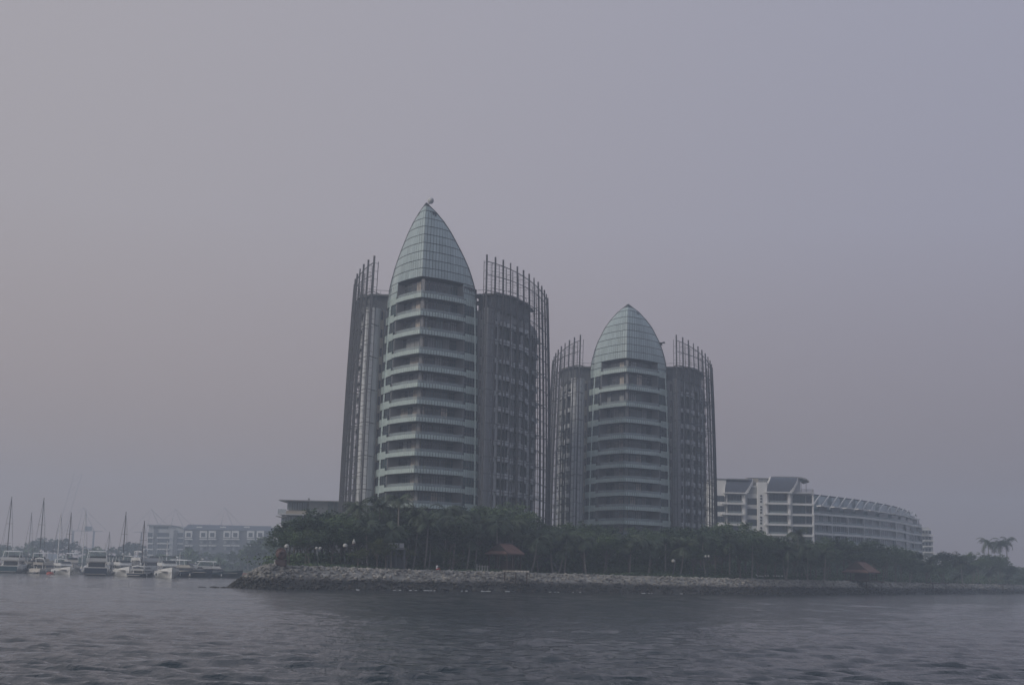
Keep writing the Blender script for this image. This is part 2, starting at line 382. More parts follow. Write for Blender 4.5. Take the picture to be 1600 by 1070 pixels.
# ------------------------------------------------------------------ the two residential towers
A0, SW = R(56), R(30); LW = 14.87
def prow(side, f, s=1.0, off=0, cen=(0, 11.13)):
    k = LW/SW; a = A0-SW*f
    x = k*(math.cos(a)-math.cos(A0)); y = k*(math.sin(A0)-math.sin(a))
    x -= off*math.cos(a)*1.0; y += off*math.sin(a)
    x = side*x
    return Vector((cen[0]*(1-s)+x*s, cen[1]+(y-cen[1])*s))
def ell(side, t, inset=0, out=0):
    return Vector((side*(8+(13.3-inset*.8+out)*math.cos(t)), 36-(29.7-inset+out)*math.sin(t)))

def tower(label, group, px, D, y_band, y_apex, prof, tilt, nrow, ball, gond, seed, f_h, y_open, ax):
    rng = random.Random(seed)
    Hd = zof(px, y_band, D); Hap = zof(px+5, y_apex, D+6); A = (ax, 6.0); Hop = zof(px, y_open, D)
    G = 2.9
    x0 = gx(px, D, Hd)
    t = thing('residential_tower', label, 'apartment tower', (x0, D, 0), R(-tilt), group)
    def ent(z): return 1.13-.13*min(1, max(0, z/Hd))**2
    floors = [Hd]; i = 0
    while floors[-1] > G+4.5:
        floors.append(floors[-1]-(f_h[i] if i < len(f_h) else f_h[-1])); i += 1
    NF = 14; fs = [k/NF for k in range(NF+1)]; FB = .72
    Htop = Hd+3.6
    # --- wings: core body
    wing = [ell(1, R(a), 3.4) for a in (67, 60, 50, 40, 30, 20, 10, 0, -15, -30)]
    poly = [(10.5, 11.5)]+[(p.x, p.y) for p in wing]+[(12, 56)]
    full = poly + [(-x, y) for x, y in reversed(poly)]
    mb = MB(); mb.prism(full, 0, Hd-1.0); mb.obj('core_wall', MT['wingwall'], t)
    # --- prow core glazing body (dark rooms)
    for side in (1, -1):
        mb = MB()
        rows = []
        inner = [prow(side, f, 1.0, 2.3) for f in fs]
        inner[0] = Vector((0, prow(1, 0, 1, 2.5).y+.3))
        pl = [(p.x, p.y) for p in inner]+[(side*8.3, 12.5), (0, 12.5)]
        if side < 0: pl = pl[::-1]
        mb.prism(pl, 0, Hd+.3); mb.obj('inner_wall', MT['inner'], t)
    # --- each storey of the prow
    for fi, z in enumerate(floors):
        top = floors[fi-1] if fi else Hop
        s = ent(z)
        mb = MB()
        outer = [prow(-1, f, s, .16) for f in reversed(fs)]+[prow(1, f, s, .16) for f in fs[1:]]
        pl = [(p.x, p.y) for p in outer]+[(9.4, 12.6), (-9.4, 12.6)]
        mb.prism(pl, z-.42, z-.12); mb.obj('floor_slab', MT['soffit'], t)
        for side in (1, -1):
            FB = .72 if side > 0 else .62
            # balustrade of upright glass panels
            bal = MB(); w_ = .66/(LW*s); f = 0.004
            zone = MB()
            while f < 1-w_*.5:
                a = prow(side, f, s); b = prow(side, min(1, f+w_*.80), s)
                if f < FB: bal.wall(a, b, z-.36, z+.48, .08)
                else: zone.wall(a, b, z-.55, z+.98, .08)
                f += w_
            bal.obj('balustrade', MT['panel2'], t); zone.obj('spandrel', MT['panel2'], t)
            # backing strip
            bk = MB()
            for k in range(NF):
                a = prow(side, fs[k], s, .12); b = prow(side, fs[k+1], s, .12)
                hi = fs[k] >= FB-.03
                bk.wall(a, b, z-.5 if hi else z-.34, z+(.93 if hi else .44), .05)
            bk.obj('balustrade_backing', MT['joint'], t)
            gl = MB()
            for k in range(int(NF*FB)):
                gl.wall(prow(side, fs[k], s, .10), prow(side, fs[k+1], s, .10), z+.48, z+1.10, .03)
            gl.obj('glass_rail', MT['rail_g'], t)
            # recessed glazing: five bays
            nb = 5
            for k in range(nb):
                f0, f1 = .05+k*(FB-.05)/nb, .05+(k+1)*(FB-.05)/nb-.01
                a, b = prow(side, f0, 1.0, 1.95), prow(side, f1, 1.0, 1.95)
                g = MB(); g.wall(a, b, z-.05, top-.45, .06, 0)
                sub = 3
                for q in range(sub+1):
                    c = a.lerp(b, q/sub); g.box((c.x, c.y, (z+top-.5)/2), (.09, .16, top-z-.4), 0, 1)
                g.wall(a, b, top-1.1, top-1.0, .12, 1)
                r_ = rng.random()
                if side < 0: mm = MT['curtain'] if (k < 2 and r_ < .8) or r_ < .12 else (MT['blind'] if r_ > .85 else MT['glass'])
                else: mm = MT['curtain'] if r_ < .05 else (MT['blind'] if r_ > .86 else (MT['glass_t'] if r_ > .55 else MT['glass']))
                g.obj('balcony_window', [mm, MT['frame']], t)
            # end zone window, nearly flush
            a, b = prow(side, FB+.01, s, .35), prow(side, 1.0, s, .35)
            m1 = prow(side, (1+FB)/2, s, .33)
            g = MB(); g.wall(a, m1, z+.95, top-.5, .06, 0); g.wall(m1, b, z+.95, top-.5, .06, 0)
            for q in range(6):
                c = prow(side, FB+.01+(1-FB-.01)*q/5, s, .28); g.box((c.x, c.y, (z+1+top-.6)/2), (.12, .12, top-z-1.6), 0, 1)
            g.wall(prow(side, FB, s, .26), prow(side, 1, s, .26), z+1.55, z+1.65, .1, 1)
            g.obj('corner_window', [MT['glass'] if rng.random() < .7 else MT['glass_t'], MT['frame']], t)
            # return wall at the end of the balcony
            c0, c1 = prow(side, FB, s, .3), prow(side, FB, 1.0, 2.1)
            g = MB(); g.wall(c0, c1, z-.1, top-.45, .22); g.obj('return_wall', MT['conc'], t)
            if rng.random() < .45:      # furniture and plants on the balconies
                g = MB(); 
                for q in range(1):
                    c = prow(side, rng.uniform(.1, .65), s, rng.uniform(.7, 1.4)); hgt = rng.uniform(.8, 1.5)
                    g.lathe([(.1, 0), (.32, hgt*.45), (.4, hgt*.75), (.12, hgt)], (c.x, c.y, z-.1), 6)
                g.obj('balcony_plant', MT['leafy'], t)
        c = prow(1, .06, 1.0, 1.2)
        mb = MB(); mb.box((c.x, c.y, (z+top-.5)/2), (.62, .62, top-z-.3)); mb.obj('column', MT['conc'], t)
        c = prow(-1, .42, 1.0, 2.2)
        mb = MB(); mb.box((c.x, c.y, (z+top-.5)/2), (.3, .3, top-z-.3)); mb.obj('column', MT['conc'], t)
    # pale vertical fins at the end of the right face
    for side in (1, -1):
        for f in ((.93,) if side > 0 else (.80,)):
            fin = MB(); zz = floors[-1]
            while zz < Hd-.3:
                s1, s2 = ent(zz), ent(zz+1.6); a, b = prow(side, f, s1, -.12), prow(side, f, s2, -.12)
                fin.hexa([(a.x-.16, a.y-.1, zz), (a.x+.16, a.y-.1, zz), (a.x+.16, a.y+.1, zz), (a.x-.16, a.y+.1, zz)],
                         [(b.x-.16, b.y-.1, zz+1.5), (b.x+.16, b.y-.1, zz+1.5), (b.x+.16, b.y+.1, zz+1.5), (b.x-.16, b.y+.1, zz+1.5)])
                zz += 1.6
            fin.obj('facade_fin', MT['panel2'], t)
    # --- pointed glass crown
    Zs = [Hop+(Hap-Hop)*k/nrow for k in range(nrow+1)]
    base = (Hop-Hd)/(Hap-Hd)
    def sc(z):
        return max(0.0, interp((z-Hd)/(Hap-Hd), prof))
    def panelrow(z0, z1, fmin):
        s0, s1 = sc(z0), sc(z1); wd = .74
        for side in (1, -1):
            L0, L1 = LW*s0, LW*s1; d = L0*(.72 if side > 0 else .62) if fmin else .03
            while d < L0-.1:
                e = min(d+wd-.10, L0)
                a, b = prow(side, d/L0, s0, 0, A), prow(side, e/L0, s0, 0, A)
                if L1 > 0.05:
                    c = prow(side, min(1, d/L1), s1, 0, A); dd = prow(side, min(1, e/L1), s1, 0, A)
                else: c = dd = Vector(A)
                back = .06
                def ins(p): return p+(Vector(A)-p).normalized()*back if (p-Vector(A)).length > .1 else p
                za, zb = z0+.07, z1-.07
                g = MB()
                q0 = [(a.x, a.y, za), (b.x, b.y, za), (ins(b).x, ins(b).y, za), (ins(a).x, ins(a).y, za)]
                q1 = [(c.x, c.y, zb), (dd.x, dd.y, zb), (ins(dd).x, ins(dd).y, zb), (ins(c).x, ins(c).y, zb)]
                if side < 0: q0 = [q0[1], q0[0], q0[3], q0[2]]; q1 = [q1[1], q1[0], q1[3], q1[2]]
                g.hexa(q0, q1); g.obj('crown_panel', MT['panel'], t)
                d += wd
    for k in range(nrow): panelrow(Zs[k], Zs[k+1], 0)
    panelrow(Hd+.62, (Hd+Hop)/2, 1); panelrow((Hd+Hop)/2, Hop, 1)
    # dark backing shell and rear of the crown
    mb = MB(); zz = [Hop]+Zs[1:-1]+[Hap-.15]; n_ = 2*NF+1
    for z in zz:
        s = sc(z)*.985
        ring = [prow(-1, f, s, .10, A) for f in reversed(fs)]+[prow(1, f, s, .10, A) for f in fs[1:]]
        mb.v += [(p.x, p.y, z) for p in ring]
    for i_ in range(len(zz)-1):
        for j in range(n_-1): mb.f.append((i_*n_+j, i_*n_+j+1, (i_+1)*n_+j+1, (i_+1)*n_+j)); mb.m.append(0)
    mb.f.append(tuple(range(n_))); mb.m.append(0)
    mb.obj('crown_frame', MT['joint'], t)
    mb = MB(); zz = [Hd-1]+Zs
    for z in zz:
        s = sc(z) if z >= Hd else 1.0
        ring = [Vector((A[0]*(1-s)+9.64*s*math.cos(a), A[1]+(11.13-A[1])*s+9.5*s*math.sin(a))) for a in [math.pi*q/16 for q in range(17)]]
        mb.v += [(p.x, p.y, z) for p in ring]
    for i_ in range(len(zz)-1):
        for j in range(16): mb.f.append((i_*17+j, i_*17+j+1, (i_+1)*17+j+1, (i_+1)*17+j)); mb.m.append(0)
    mb.obj('crown_rear', MT['panel'], t)
    # edge bead along the crown's two side edges
    for side in (1, -1):
        mb = MB(); mb.tube([(A[0]*(1-sc(z))+side*9.68*sc(z), A[1]+(11.13-A[1])*sc(z), z) for z in [Hd]+Zs], .13, 5); mb.obj('edge_trim', MT['steel_l'], t)
    if ball:
        mb = MB(); mb.lathe([(.68*math.sin(math.pi*k/10), -.68*math.cos(math.pi*k/10)) for k in range(11)], (ax+1.0, 5.6, Hap+.35), 16)
        mb.obj('roof_dome_antenna', MT['white_d'], t, True)
        mb = MB(); mb.tube([(ax+.2, 5.9, Hap-1), (ax+.7, 5.8, Hap-.1)], .09); mb.obj('antenna_arm', MT['steel'], t)
    for (dz, l_) in gond:
        mb = MB(); z = Hd+dz; s = sc(z) if z > Hd else 1
        mb.box((9.64*s+l_/2, 10.4, z), (l_, .5, .22)); mb.box((9.64*s+l_-.3, 10.4, z+.2), (.6, .7, .12)); mb.box((9.64*s+.4, 10.4, z-.35), (.7, .4, .5))
        mb.obj('cleaning_bracket', MT['steel'], t)
    # --- side piers and the beige window strip beside the prow
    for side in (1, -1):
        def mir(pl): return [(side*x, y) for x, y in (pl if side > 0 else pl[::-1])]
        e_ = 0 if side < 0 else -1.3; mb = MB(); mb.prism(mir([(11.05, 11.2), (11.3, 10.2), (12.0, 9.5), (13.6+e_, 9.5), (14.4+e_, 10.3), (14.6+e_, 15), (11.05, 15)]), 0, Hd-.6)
        mb.obj('side_pier', MT['wingpar' if side < 0 else 'wingwall'], t)  # left pier's paler render carries its sunlit brightness in the colour
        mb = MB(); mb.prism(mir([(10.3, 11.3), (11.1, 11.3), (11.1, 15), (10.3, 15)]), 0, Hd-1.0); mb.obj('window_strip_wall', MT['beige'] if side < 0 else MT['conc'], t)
        for z in floors[1:]:
            g = MB(); g.box((side*10.70, 11.27, z+1.7), (.5, .06, 1.8), 0, 0)
            g.obj('slit_window', MT['glass'], t)
        # penthouse with thin roof
        mb = MB(); mb.prism(mir([(9.6, 13), (13, 12), (16, 15), (18, 22), (18.5, 30), (9.6, 30)]), Hd-1, Hd+2.4); mb.obj('penthouse', MT['conc_dk'], t)
        mb = MB(); mb.prism(mir([(9.0, 12.4), (13.4, 11.2), (16.8, 14.6), (18.8, 22), (19.3, 31), (9.0, 31)]), Hd+2.4, Hd+2.75); mb.obj('penthouse_roof', MT['conc'], t)
        mb = MB(); mb.tube([(side*x, y, Hd+3.6) for x, y in ((9.4, 12.6), (13.4, 11.5), (16.6, 14.8), (18.6, 22))], .05, 4)
        for x, y in ((11.4, 12), (13.4, 11.5), (15, 13.1), (16.6, 14.8), (17.6, 18.4), (18.6, 22)): mb.tube([(side*x, y, Hd+2.7), (side*x, y, Hd+3.6)], .04, 4)
        mb.obj('roof_railing', MT['steel_l'], t)
        # --- wing facade, storey by storey
        ts = [R(a) for a in (65, 58, 51, 44, 37, 30, 23, 16, 9, 2, -6)]
        for fi, z in enumerate(floors[1:]):
            top = floors[fi]
            sl_ = MB()
            for k in range(len(ts)-1):
                a, b = ell(side, ts[k], 3.3), ell(side, ts[k+1], 3.3)
                proj = 1.5 if k % 3 != 0 else .5
                ao, bo = ell(side, ts[k]-.012, 3.3-proj), ell(side, ts[k+1]+.012, 3.3-proj)
                par = MB(); par.wall(ao, bo, z-.3, z+.78, .14); par.obj('wing_parapet', MT['wingpar'], t)
                q = [ao, bo, b, a] if side > 0 else [b, bo, ao, a][:]
                q = [ao, bo, b, a]
                ar = sum(q[i2].x*q[(i2+1) % 4].y-q[(i2+1) % 4].x*q[i2].y for i2 in range(4))
                if ar < 0: q = q[::-1]
                sl_.prism([(p.x, p.y) for p in q], z-.3, z-.06)
                g = MB(); g.wall(a.lerp(b, .06), a.lerp(b, .94), z+.0, top-.5, .08, 0)
                for q_ in (.06, .36, .65, .94):
                    c = a.lerp(b, q_); g.box((c.x, c.y, (z+top-.4)/2), (.18, .18, top-z-.5), 0, 1)
                r_ = rng.random()
                g.obj('wing_window', [MT['blind'] if r_ > .85 else (MT['glass_t'] if r_ > .6 else MT['glass']), MT['conc_dk']], t)
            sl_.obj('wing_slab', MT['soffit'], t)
        for k in (1, 3, 5, 7, 9):
            c = ell(side, ts[k], 2.6); mb = MB(); mb.box((c.x, c.y, (G+Hd-1)/2), (.45, .45, Hd-1-G)); mb.obj('wing_column', MT['wingpar'], t)
        # curved parapet volumes on top
        mb = MB()
        for k in range(len(ts)-1): mb.wall(ell(side, ts[k], 3.0), ell(side, ts[k+1], 3.0), Hd-2.6, Hd-.6, .3)
        mb.obj('roof_parapet', MT['wingwall'], t)
        # --- steel screen standing off the wing
        Hs = Hd+9.0
        def sp(tt, z, extra=0): return ell(side, tt, 0, 1.4*(1-(min(1, z/Hs))**2.2)+extra)
        N_P = 13; pt = [R(72.5)-(R(72.5)-R(-6))*(k/(N_P-1))**.95 for k in range(N_P)]
        zl = [G+k*(Hs-G)/9 for k in range(10)]
        def htop(tt): return Hs-(7.0 if (side < 0 and ball) else 2.8 if ball else 5.5)*(max(0, R(72.5)-tt)/R(80))**1.1
        for k, tt in enumerate(pt):
            mb = MB(); ht = htop(tt)
            zz = [z for z in zl if z < ht-1]+[ht+1.1]
            mb.tube([(*sp(tt, z), z) for z in zz],   .24 if k % 4 != 3 else .18, 4)
            mb.obj('screen_post', MT['steel'], t)
            lad = MB(); off_ = -1.15
            zz = [z for z in zl if z < ht-1]+[ht]
            lad.tube([(*sp(tt+.03, z, off_), z) for z in zz], .09, 4)
            z = G
            while z < ht:
                a, b = sp(tt, z), sp(tt+.03, z, off_); lad.tube([(a.x, a.y, z), (b.x, b.y, z)], .05, 3, cap=False); z += 1.72
            lad.obj('post_ladder', MT['steel_l'], t)
        # rails, one ring per storey
        z = Hs-3.1; zr = []
        while z > G+2: zr.append(z); z -= 3.44
        for z in zr:
            mb = MB(); tl = [pt[0]+(pt[-1]-pt[0])*q/24 for q in range(25)]
            mb.tube([(*sp(a, z), z-.4*(htop(pt[0])-htop(a))) for a in tl], .085, 4); mb.obj('screen_rail', MT['steel'], t)
        mb = MB(); mb.tube([(*sp(a, htop(a)), htop(a)-.3) for a in tl], .10, 4); mb.obj('screen_rail', MT['steel'], t)
        # fine louvres between the posts
        lv = MB(); z = Hs-.9
        while z > Hd-2:
            for q in range(24):
                a_, b_ = tl[q], tl[q+1]
                if z < htop(b_)-.4:
                    a, b = sp(a_, z, -.15), sp(b_, z, -.15)
                    lv.tube([(a.x, a.y, z), (b.x, b.y, z)], .032, 3, cap=False)
            z -= .62
        stuff(lv.obj('louvre_grille', MT['steel_l'], t))
        vb = MB()
        for k in range(N_P-1):
            for q in (.5,):
                tt = pt[k]+(pt[k+1]-pt[k])*q; vb.tube([(*sp(tt, z, -.15), z) for z in zl if z < htop(tt)-1]+[(*sp(tt, Hs, -.15), htop(tt)-.3)], .03, 3)
        stuff(vb.obj('grille_uprights', MT['steel_l'], t))
        # service walkway at each third storey tying the screen back
        for z in zr[1::2]:
            mb = MB()
            for k in range(0, N_P, 2):
                a, b = sp(pt[k], z), ell(side, pt[k], 3.2); mb.tube([(a.x, a.y, z), (b.x, b.y, z)], .09, 4)
            mb.obj('screen_brace', MT['steel'], t)
    return t
P1 = [(-1, 1), (0, 1.0), (.214, .925), (.40, .80), (.59, .615), (.78, .404), (.897, .215), (.96, .09), (1.0, 0)]
P2 = [(-1, 1), (0, 1.0), (.13, .985), (.30, .92), (.456, .83), (.69, .61), (.835, .40), (.93, .21), (.975, .09), (1, 0)]
tower('tall grey apartment tower with pointed glass crown topped by a small white ball', 'pair of towers with pointed glass crowns', 658.5, 267, 461, 317, P1, 8, 9, True,
      ((2.0, 1.3), (.5, .7)), 3, (3.75, 3.85, 4.0, 3.5, 3.35, 3.4, 3.5, 3.42), 431, -.9)
tower('lower and more distant apartment tower with a rounder glass crown, right of the tall one', 'pair of towers with pointed glass crowns', 979, 325, 578, 475.5, P2, 7.4, 8, False,
      ((1.2, .9), (8.5, 1.4)), 8, (4.4, 4.1, 4.0, 3.9, 3.6, 3.4), 559, 0)

# ------------------------------------------------------------------ white apartment block right of the towers
def facade_rect(mb, x0, x1, y0, y1, Y, th=.3, mi=0, dy=0.0):
    """slab standing at distance Y between two picture columns and rows of the facade"""
    zm = zof((x0+x1)/2, (y0+y1)/2, Y); a = gx(x0, Y, zm); b = gx(x1, Y, zm); xm = (x0+x1)/2
    zt, zb = zof(xm, y0, Y), zof(xm, y1, Y)
    mb.box(((a+b)/2, Y+dy+th/2, (zt+zb)/2), (b-a, th, zt-zb), 0, mi)
    return a, b, zb, zt
def fr(parent, name, m, x0, x1, y0, y1, Y, th=.3, dy=0.0):
    mb = MB(); facade_rect(mb, x0, x1, y0, y1, Y, th, 0, dy)
    o = mb.obj(name, m); o.parent = parent; o.matrix_parent_inverse = parent.matrix_world.inverted(); return o
def win(parent, x0, x1, y0, y1, Y, m=None, n=3, name='window', dy=-.02):
    mb = MB(); a, b, zb, zt = facade_rect(mb, x0, x1, y0, y1, Y, .15, 0, dy)
    for q in range(n+1):
        x = a+(b-a)*q/n; mb.box((x, Y+dy-.03, (zb+zt)/2), (.10, .12, zt-zb), 0, 1)
    mb.box(((a+b)/2, Y+dy-.04, zt-.06), (b-a, .12, .12), 0, 1)
    o = mb.obj(name, [m or MT['glass'], MT['frame']]); o.parent = parent
    return o
rng = random.Random(21)
blk = thing('white_apartment_block', 'white six storey apartment block with dark curved roof panels beside the right tower', 'apartment block')
Y = 425.0; GZ = 3.0
def bx(parent, name, m, x0, x1, y0, Yf, depth, zbot=GZ):
    zt = zof((x0+x1)/2, y0, Yf); a = gx(x0, Yf, zt*.6); b = gx(x1, Yf, zt*.6)
    mb = MB(); mb.box(((a+b)/2, Yf+depth/2, (zt+zbot)/2), (b-a, depth, zt-zbot)); return mb.obj(name, m, parent), a, b, zt
bx(blk, 'wall', MT['white'], 1112, 1135, 749, Y, 16)
bx(blk, 'wall', MT['white'], 1135, 1164, 768, Y+2.2, 14)
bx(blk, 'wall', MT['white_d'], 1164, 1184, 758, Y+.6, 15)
bx(blk, 'stair_tower', MT['white'], 1184, 1199, 753, Y-.6, 15)
bx(blk, 'wall', MT['white'], 1199, 1233, 766, Y+2.2, 14)
bx(blk, 'pier', MT['white'], 1133.5, 1136.5, 769, Y, 2.2)
bx(blk, 'pier', MT['white'], 1160, 1165, 769, Y, 2.2)
bx(blk, 'pier', MT['white'], 1196.5, 1201, 768, Y-.2, 2.4)
bx(blk, 'pier', MT['white'], 1232, 1236, 768, Y-.2, 3)
# side wing facing right, set back
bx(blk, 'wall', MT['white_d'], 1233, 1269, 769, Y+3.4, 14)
for x in (1237.5, 1271): bx(blk, 'post', MT['white'], x-.9, x+.9, 765, Y+.4, .6)
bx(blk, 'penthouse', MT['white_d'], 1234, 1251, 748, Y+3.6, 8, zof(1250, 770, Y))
# storeys: slabs with white edges, balconies, windows
for k, yr in enumerate((786, 802.5, 819, 835)):
    for (a, b, Yf, dep) in ((1128, 1164, Y-1.2, 3.4), (1195.5, 1235, Y-1.4, 3.6), (1236, 1272, Y+.2, 3.4)):
        o = fr(blk, 'balcony_edge', MT['white'], a, b, yr-1.2+(1.5 if a == 1236 else 0), yr+1.6+(1.5 if a == 1236 else 0), Yf, dep)
    fr(blk, 'clear_railing', MT['rail_g'], 1138, 1161, yr-4.2, yr-1.3, Y-1.15, .06)
    fr(blk, 'clear_railing', MT['rail_g'], 1203, 1231, yr-4.2, yr-1.3, Y-1.35, .06)
for yr in (773, 788.8, 805, 821):
    win(blk, 1137, 1160, yr, yr+12, Y+2.1, MT['glass'], 5); win(blk, 1201.5, 1232, yr-1, yr+12, Y+2.1, rng.choice([MT['glass'], MT['glass_t']]), 6)
    win(blk, 1120, 1132, yr+1, yr+10.5, Y-.02, MT['glass'], 2)
    win(blk, 1239, 1258, yr+1, yr+12.5, Y+3.3, MT['glass_t'], 4); win(blk, 1260, 1269.5, yr+1.5, yr+12.5, Y+3.3, MT['glass'], 2)
for yr in (761, 778, 794.5, 811):
    win(blk, 1168, 1182.5, yr, yr+10, Y+.55, MT['blind'] if yr < 770 else MT['glass'], 1)
    for q in range(3): win(blk, 1188, 1190.4, yr+12+q*4.5, yr+15+q*4.5, Y-.65, MT['glass'], 1, 'slot_window')
fr(blk, 'roof_louvre', MT['joint'], 1185.5, 1198.5, 748.7, 755, Y+1, .3)
mb = MB()
for q in range(9): facade_rect(mb, 1186+q*1.4, 1186.5+q*1.4, 748.7, 755, Y+.9, .1)
mb.obj('louvre_blade', MT['white_d'], blk)
fr(blk, 'cream_wall', MT['beige'], 1170, 1185, 747, 758, Y+3, 3)
# barrel-curved dark roof panels: quarter cylinders bulging towards the water
def roofcurve(x0t, x1t, x0b, x1b, yt, yb, Yf):
    mb = MB(); n = 10; zt, zb = zof((x0t+x1t)/2, yt, Yf), zof((x0t+x1t)/2, yb, Yf)
    rows = []
    for k in range(n+1):
        a = k/n*math.pi/2; z = zb+(zt-zb)*math.sin(a)**1.0; yy = Yf+2.8*(1-math.cos(a))
        u = (z-zb)/(zt-zb); xa = gx(x0b+(x0t-x0b)*u**1.6, Yf, z); xb = gx(x1b+(x1t-x1b)*u**.8, Yf, z); rows.append((xa, xb, yy, z))
    for (a, b, y1, z1), (c, d, y2, z2) in zip(rows, rows[1:]):
        mb.hexa([(a, y1, z1), (b, y1, z1), (b, y1+.4, z1-.1), (a, y1+.4, z1-.1)], [(c, y2, z2), (d, y2, z2), (d, y2+.4, z2-.1), (c, y2+.4, z2-.1)])
    mb.obj('curved_roof_panel', MT['slateroof'], blk)
    t_ = MB(); t_.box(((rows[0][0]+rows[0][1])/2, Yf-.1, rows[0][3]-.25), (rows[0][1]-rows[0][0]+1.2, .9, .35)); t_.obj('roof_gutter', MT['white'], blk)
    for q in (0, 1):
        g = MB(); pr = [(r_[q], r_[2], r_[3]) for r_ in rows]
        for p, p2 in zip(pr, pr[1:]): g.hexa([(p[0]-.15, p[1], p[2]-1.4), (p[0]+.15, p[1], p[2]-1.4), (p[0]+.15, p[1]+3, p[2]-1.4), (p[0]-.15, p[1]+3, p[2]-1.4)],
                                              [(p2[0]-.15, p2[1], p2[2]), (p2[0]+.15, p2[1], p2[2]), (p2[0]+.15, p2[1]+3, p2[2]), (p2[0]-.15, p2[1]+3, p2[2])])
        g.obj('gable_cheek', MT['white'], blk)
roofcurve(1137, 1178, 1132.5, 1163, 746.5, 769, Y-.6); roofcurve(1207, 1249, 1198, 1233, 744.5, 768, Y-.7)
fr(blk, 'roof_slab', MT['conc'], 1112, 1171, 747.5, 749, Y-.3, 12); fr(blk, 'roof_slab', MT['conc'], 1168, 1207, 746.2, 747.8, Y+3, 10)
mb = MB(); pts = [(1207, 744), (1240, 744.3), (1252, 745.2), (1260, 747.5), (1264.5, 751)]
for (a, ya), (b, yb) in zip(pts, pts[1:]):
    pa, pb = P(a, ya, Y+2), P(b, yb, Y+2)
    mb.hexa([(pa.x, Y+2, pa.z-.45), (pb.x, Y+2, pb.z-.45), (pb.x, Y+11, pb.z-.45), (pa.x, Y+11, pa.z-.45)], [(pa.x, Y+2, pa.z), (pb.x, Y+2, pb.z), (pb.x, Y+11, pb.z), (pa.x, Y+11, pa.z)])
mb.obj('curved_canopy', MT['conc'], blk)
for x in (1252.5, 1260.5): bx(blk, 'canopy_post', MT['steel_l'], x-.3, x+.3, 751, Y+2.5, .2, zof(x, 768, Y))
mb = MB()
for q in range(12): facade_rect(mb, 1251+q*1.8, 1251.3+q*1.8, 764.5, 769, Y+.3, .06)
facade_rect(mb, 1251, 1271, 764.2, 764.8, Y+.3, .08); facade_rect(mb, 1251, 1271, 766.4, 766.8, Y+.3, .08); mb.obj('terrace_railing', MT['steel_l'], blk)
fr(blk, 'terrace_slab', MT['white_d'], 1236, 1272, 768.6, 770.8, Y, 6)

# ------------------------------------------------------------------ long curved terraced apartment building
crv = thing('terraced_building', 'long curved white building with balcony bands and sloping glazed top storeys', 'apartment block')
CP = [(1272, 449), (1300, 456), (1325, 462.5), (1350, 470), (1375, 482), (1400, 496), (1416, 512), (1428, 530), (1441, 537)]
def cpt(u, z, back=0):      # u in 0..1 along the front
    x = u*(len(CP)-1); i = min(int(x), len(CP)-2); f = x-i
    a = Vector((gx(CP[i][0], CP[i][1], 18), CP[i][1])); b = Vector((gx(CP[i+1][0], CP[i+1][1], 18), CP[i+1][1]))
    return a.lerp(b, f)+Vector((0.25, .97))*back
NU = 32; us = [k/NU for k in range(NU+1)]
LV = [24.4, 21.2, 18.0, 14.8, 11.6, 8.4, 5.2]
mb = MB(); pl = [tuple(cpt(u, 0, 2.2)) for u in us]+[tuple(cpt(u, 0, 16)) for u in reversed(us)]
mb.prism(pl, 2.9, 24.2); mb.obj('wall', MT['conc'], crv)
for li, z in enumerate(LV):
    mb = MB(); scal = [0, .18, .32, .18, 0]
    for k in range(NU):
        o_ = lambda q: .55*abs(math.sin(q*math.pi*8))
        a, b = cpt(us[k], z, -o_(us[k])), cpt(us[k+1], z, -o_(us[k+1])); c, d = cpt(us[k+1], z, 2.3), cpt(us[k], z, 2.3)
        mb.hexa([(p.x, p.y, z-.30) for p in (a, b, c, d)], [(p.x, p.y, z+.34) for p in (a, b, c, d)])
    mb.obj('balcony_band', MT['white'], crv)
    mb = MB()
    for k in range(NU):
        a, b = cpt(us[k], z, .12), cpt(us[k+1], z, .12); mb.wall(a, b, z+.34, z+1.05, .04)
    mb.obj('clear_railing', MT['rail_g'], crv)
    for k in range(0, NU):
        a, b = cpt(us[k], z, 2.15), cpt(us[k+1], z, 2.15); g = MB(); g.wall(a, b, z-3.1+.5, z-.35, .1, 0)
        g.wall(a, a.lerp(b, .06), z-3.1+.4, z-.3, .2, 1); m1 = a.lerp(b, .5); g.wall(m1, m1.lerp(b, .06), z-3.1+.4, z-.3, .16, 1)
        g.obj('window', [rng.choice([MT['glass'], MT['glass_t'], MT['glass'], MT['blind']]), MT['white_d']], crv)
    for k in range(0, NU+1, 4):
        a = cpt(min(us[k], .995), z, .5); g = MB(); g.box((a.x, a.y, z-1.6), (.35, 1.0, 2.6)); g.obj('divider_wall', MT['white_d'], crv)
